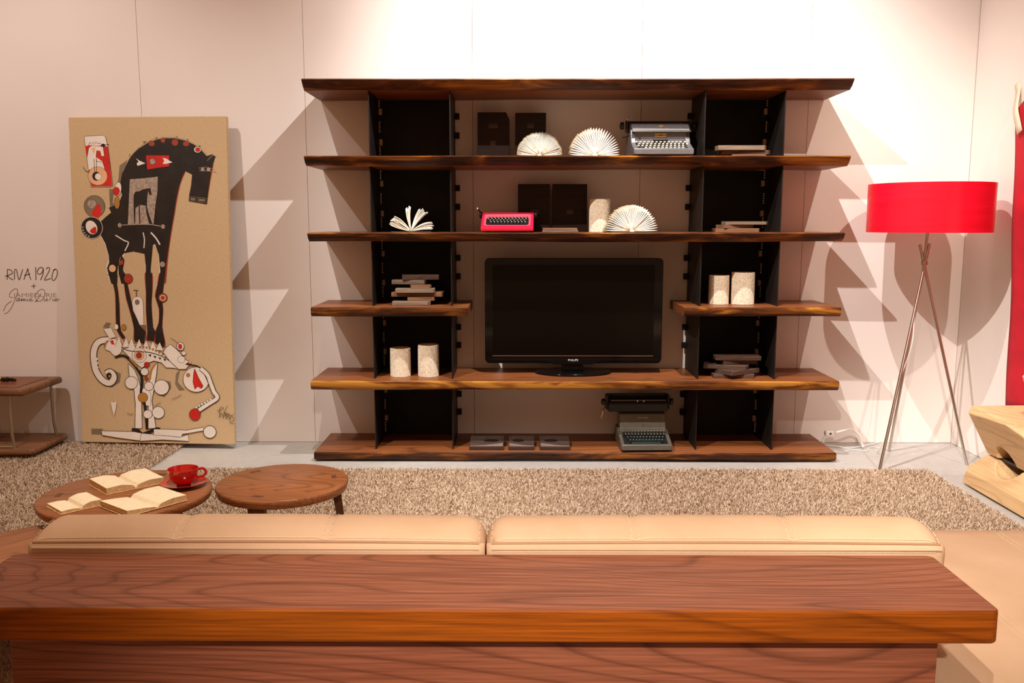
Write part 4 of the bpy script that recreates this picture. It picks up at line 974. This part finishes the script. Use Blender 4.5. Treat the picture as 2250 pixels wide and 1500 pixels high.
for sx in (.95, 1.272, 1.66):
    for dx in (-.009, .009): stitches(m, (sx+dx, -3.95, .4262), (sx+dx, -2.24, .4262), .011, .007)
stuff(m.build('stitching', 'thread', ch, co))
# two back cushions
def back_cushion(label, x0, x1, seams, hz):
    c = ((x0+x1)/2, -2.95, .454); t = thing('back_cushion', label, 'cushion', (c[0], c[1], .43), 0, 'sofa back cushions')
    n = 90; prof_n = 15; vs = []; fs = []
    # profile (y,z) from rear seam low, up over the crest, down the front
    prof = [(-3.040, .600), (-3.044, .655), (-3.043, .676), (-3.036, .6835), (-3.030, .689), (-3.012, .7015), (-2.990, .709), (-2.962, .7135), (-2.935, .712), (-2.905, .700), (-2.880, .678), (-2.862, .640), (-2.850, .58), (-2.86, .50), (-2.88, .4305), (-3.02, .4305)]
    K = len(prof)
    for i in range(n+1):
        x = x0+(x1-x0)*i/n; d = min(x-x0, x1-x); e = 1.0 if d > .05 else math.sqrt(max(0.0, 1-((.05-d)/.05)**2))
        s = sum(math.exp(-((x-sx)/.013)**2) for sx in seams)
        droop = hz*math.sin(math.pi*(x-x0)/(x1-x0))
        for k, (y, z) in enumerate(prof):
            f = max(0, (z-.60)/.11); up = droop*f if k > 2 else 0
            zz = z-(1-e)*.040*f*(1 if k > 3 else .15)-s*.0055*(1 if 4 <= k <= 9 else 0)+up
            yy = y+(1-e)*.022*(1 if k <= 3 else -1 if k > 8 else 0)*.4
            vs.append((x, yy, zz))
    for i in range(n):
        for k in range(K): fs.append((i*K+k, i*K+(k+1) % K, (i+1)*K+(k+1) % K, (i+1)*K+k))
    fs.append(tuple(range(K))); fs.append(tuple(n*K+k for k in range(K)))
    m = MB(); m.add(vs, fs); cb = m.build('cushion_body', 'leather', t, c, smooth=True, angle=75)
    def at(i, k, dz=0): v = vs[i*K+k]; return (v[0], v[1]-.001, v[2]+dz)
    MB().tube([at(i, 3, -.001) for i in range(1, n)], .0030, 7).build('piping', 'leather_piping', cb, c, smooth=True)
    MB().tube([at(i, 2, -.004) for i in range(1, n)], .0036, 7).build('piping', 'leather', cb, c, smooth=True)
    m = MB()
    for k, dz in ((4, .0012), (1, .010)):
        for i in range(2, n-2):
            a, b = Vector(at(i, k, dz)), Vector(at(i+1, k, dz)); st = b-a
            for q in (0, .5): p0 = a+st*q; m.tube([p0, p0+st*.17+Vector((0, -.0007, .0008)), p0+st*.34], .0009, 4, cap=False)
    for sx in seams:
        for dx in (-.008, .008):
            i = min(n, max(0, round((sx+dx-x0)/(x1-x0)*n)))
            pts = [Vector(vs[i*K+k]) for k in range(4, 10)]
            for a, b in zip(pts, pts[1:]):
                a2 = Vector((sx+dx, a.y, a.z+.001)); b2 = Vector((sx+dx, b.y, b.z+.001)); stitches(m, a2, b2, .008, .0055)
    for e_, k_ in ((x0+.012, 1), (x1-.012, n-1)):
        pts = [Vector((e_, vs[k_*K+k][1], vs[k_*K+k][2]+.004)) for k in range(4, 9)]
        for a, b in zip(pts, pts[1:]): stitches(m, a, b, .008, .0055)
    stuff(m.build('stitching', 'thread', t, c))
    return t
back_cushion('left tan leather back cushion behind the walnut ledge', -1.385, -.338, (-1.045, -.700), .0045)
back_cushion('right tan leather back cushion behind the walnut ledge', -.333, .712, (.008, .367), .0045)

# ================================================================== PALE WOOD SCULPTURAL STOOLS
def hull_obj(name, pts, mt, parent, org, bevel=.006):
    bm = bmesh.new(); 
    for p in pts: bm.verts.new(Vector(p)-Vector(org))
    bmesh.ops.convex_hull(bm, input=bm.verts); bmesh.ops.dissolve_limit(bm, angle_limit=.01, verts=bm.verts, edges=bm.edges)
    me = bpy.data.meshes.new(name); bm.to_mesh(me); bm.free(); me.materials.append(M[mt])
    o = bpy.data.objects.new(name, me); COL.objects.link(o); o.parent = parent
    return o
def carve(o, cutters, bevel=.005):
    cs = []
    for m in cutters:
        c_ = m.build('cut', 'black', o.parent); cs.append(c_)
        b = o.modifiers.new('b', 'BOOLEAN'); b.operation = 'DIFFERENCE'; b.solver = 'EXACT'; b.object = c_
    bpy.context.view_layer.update()
    dg = bpy.context.evaluated_depsgraph_get(); me = bpy.data.meshes.new_from_object(o.evaluated_get(dg))
    o.modifiers.clear(); mt = o.data.materials[0]; o.data = me; me.materials.clear(); me.materials.append(mt)
    for c_ in cs: bpy.data.objects.remove(c_)
    for p in me.polygons: p.material_index = 0
    if bevel:
        b = o.modifiers.new('bevel', 'BEVEL'); b.width = bevel; b.segments = 2; b.limit_method = 'ANGLE'; b.angle_limit = R(30)
so2 = (2.36, -.64, 0)
SH2 = (2.32, -.725, 0)
t = thing('faceted_stool', 'faceted pale cedar stool of two stacked blocks beside the tripod lamp', 'stool', SH2)
lo = hull_obj('lower_block', [(2.150, -.33, .012), (2.150, -.97, .012), (2.475, -.97, .012), (2.475, -.33, .012), (2.150, -.36, .085), (2.150, -.97, .085), (2.175, -.33, .10), (2.475, -.33, .09), (2.475, -.97, .09), (2.215, -.43, .190), (2.215, -.86, .190), (2.46, -.43, .190), (2.46, -.86, .190)], 'maple', t, so2)
up = hull_obj('upper_block', [(2.212, -.44, .200), (2.212, -.86, .200), (2.46, -.44, .200), (2.46, -.86, .200), (2.118, -.40, .405), (2.10, -.78, .430), (2.118, -.90, .40), (2.475, -.40, .42), (2.475, -.90, .42), (2.135, -.405, .445), (2.115, -.80, .448), (2.135, -.89, .44), (2.465, -.41, .448), (2.465, -.89, .448)], 'maple', t, so2)
MB().prism(rrect(2.235, 2.44, -.84, -.45, .02), 'z', .189, .2015).build('joint_shadow_gap', 'black', t, so2)
T = Matrix.Translation((0, 0, 0))
def cyl_x(y, z, r, x0, x1): return MB().prism(circ(y, z, r, n=36), 'x', x0, x1)
cc = cyl_x(-.625-so2[1], .195, .085, -.40, .10); carve(up, [cc])
cc = MB().prism(circ(-.64-so2[1], .235, .125, .11, 36), 'x', -.40, .06); carve(lo, [cc])
so3 = (2.40, -1.10, 0)
SH3 = (2.35, -1.17, -0.0)
t = thing('faceted_stool', 'taller faceted pale wood stool cut off by the right edge', 'stool', SH3)
hull_obj('lower_block', [(2.27, -1.0, .001), (2.27, -1.3, .001), (2.475, -1.0, .001), (2.475, -1.3, .001), (2.36, -1.05, .36), (2.36, -1.2, .36), (2.46, -1.05, .36), (2.46, -1.2, .36)], 'maple2', t, so3)
hull_obj('upper_block', [(2.34, -1.0, .36), (2.34, -1.2, .36), (2.47, -1.0, .36), (2.47, -1.2, .36), (2.09, -.96, .655), (2.09, -1.3, .655), (2.48, -.96, .655), (2.48, -1.3, .655), (2.082, -.95, .69), (2.10, -.95, .715), (2.48, -.95, .715), (2.48, -1.3, .715), (2.10, -1.3, .715)], 'maple2', t, so3)

# ================================================================== RED CLOTH + TAPE ON RIGHT WALL
m = MB(); vs = []; ny, nz = 24, 30
for j in range(nz+1):
    v = j/nz
    for i in range(ny+1):
        u = i/ny; top = 1.985+.16*min(1, u*4.0)*(1-max(0, u*4-1)*.02)
        z = .372+(top-.372)*v; y = -.02-.13*math.sin((1-v)*1.35)-u*(.95)
        x = WX-.012-.007*(1+math.sin(u*19+v*2.2))*(.4+.6*(1-v))-.004*(1+math.sin(v*13+u*6))
        vs.append((x, y, z))
m.add(vs, [(j*(ny+1)+i, j*(ny+1)+i+1, (j+1)*(ny+1)+i+1, (j+1)*(ny+1)+i) for j in range(nz) for i in range(ny)])
rc = m.build('red_cloth', 'redcloth', None, (WX, -.3, .372), smooth=True, loc=(WX, -.3, .372)); tag(rc, 'red cloth taped to the right wall', 'cloth')
b = rc.modifiers.new('solid', 'SOLIDIFY'); b.thickness = .002
T = Matrix.Translation((WX-.0235, .155, 2.05)) @ Matrix.Rotation(R(-24), 4, 'X')
tp = MB(); 
vs = []
for j in range(9):
    q = j/8; zz = -.155+.31*q; xo = -.018+.0415*max(0, min(1, (q-.45)/.4)); 
    for s in (-.026, .026): vs.append(tuple(Matrix.Rotation(R(-26), 4, 'X') @ Vector((xo, s, zz))))
tp.add(vs, [(2*j, 2*j+1, 2*j+3, 2*j+2) for j in range(8)])
tpo = tp.build('masking_tape', 'tape', None, loc=(WX-.0245, -.045, 2.005), smooth=True); tag(tpo, 'strip of masking tape holding the red cloth to the wall', 'tape')
b = tpo.modifiers.new('solid', 'SOLIDIFY'); b.thickness = .0008

# ================================================================== CABLE AT THE WALL
t = thing('power_cable', 'white power lead with plug on the floor right of the shelving unit', 'cable', (1.75, .40, 0))
co_ = (1.75, .47, 0)
MB().tube(smoothpath([(1.695, .40, .098), (1.74, .41, .108), (1.80, .42, .118), (1.85, .42, .085), (1.872, .42, .03), (1.874, .40, .006)], 7), .0075, 10).build('thick_lead', 'cable', t, co_, smooth=True)
MB().prism(rrect(1.635, 1.690, .0795, .1145, .012), 'y', .385, .425).build('socket', 'white', t, co_, smooth=True, bevel=.006)
MB().box(1.657, 1.670, .3835, .3855, .092, .102).build('switch', 'key_b', t, co_)
MB().tube(smoothpath([(1.640, .40, .095), (1.625, .42, .04), (1.635, .44, .008), (1.66, .45, .006), (1.72, .44, .005), (1.78, .39, .005), (1.85, .42, .005), (1.95, .48, .005), (2.02, .53, .005)], 6), .0032, 8).build('thin_lead', 'cable', t, co_, smooth=True)
MB().tube(smoothpath([(1.62, .33, .004), (1.72, .30, .004), (1.79, .36, .004), (1.87, .33, .004), (1.93, .42, .004), (2.05, .37, .004)], 6), .0022, 8).build('thin_lead', 'cable', t, co_, smooth=True)
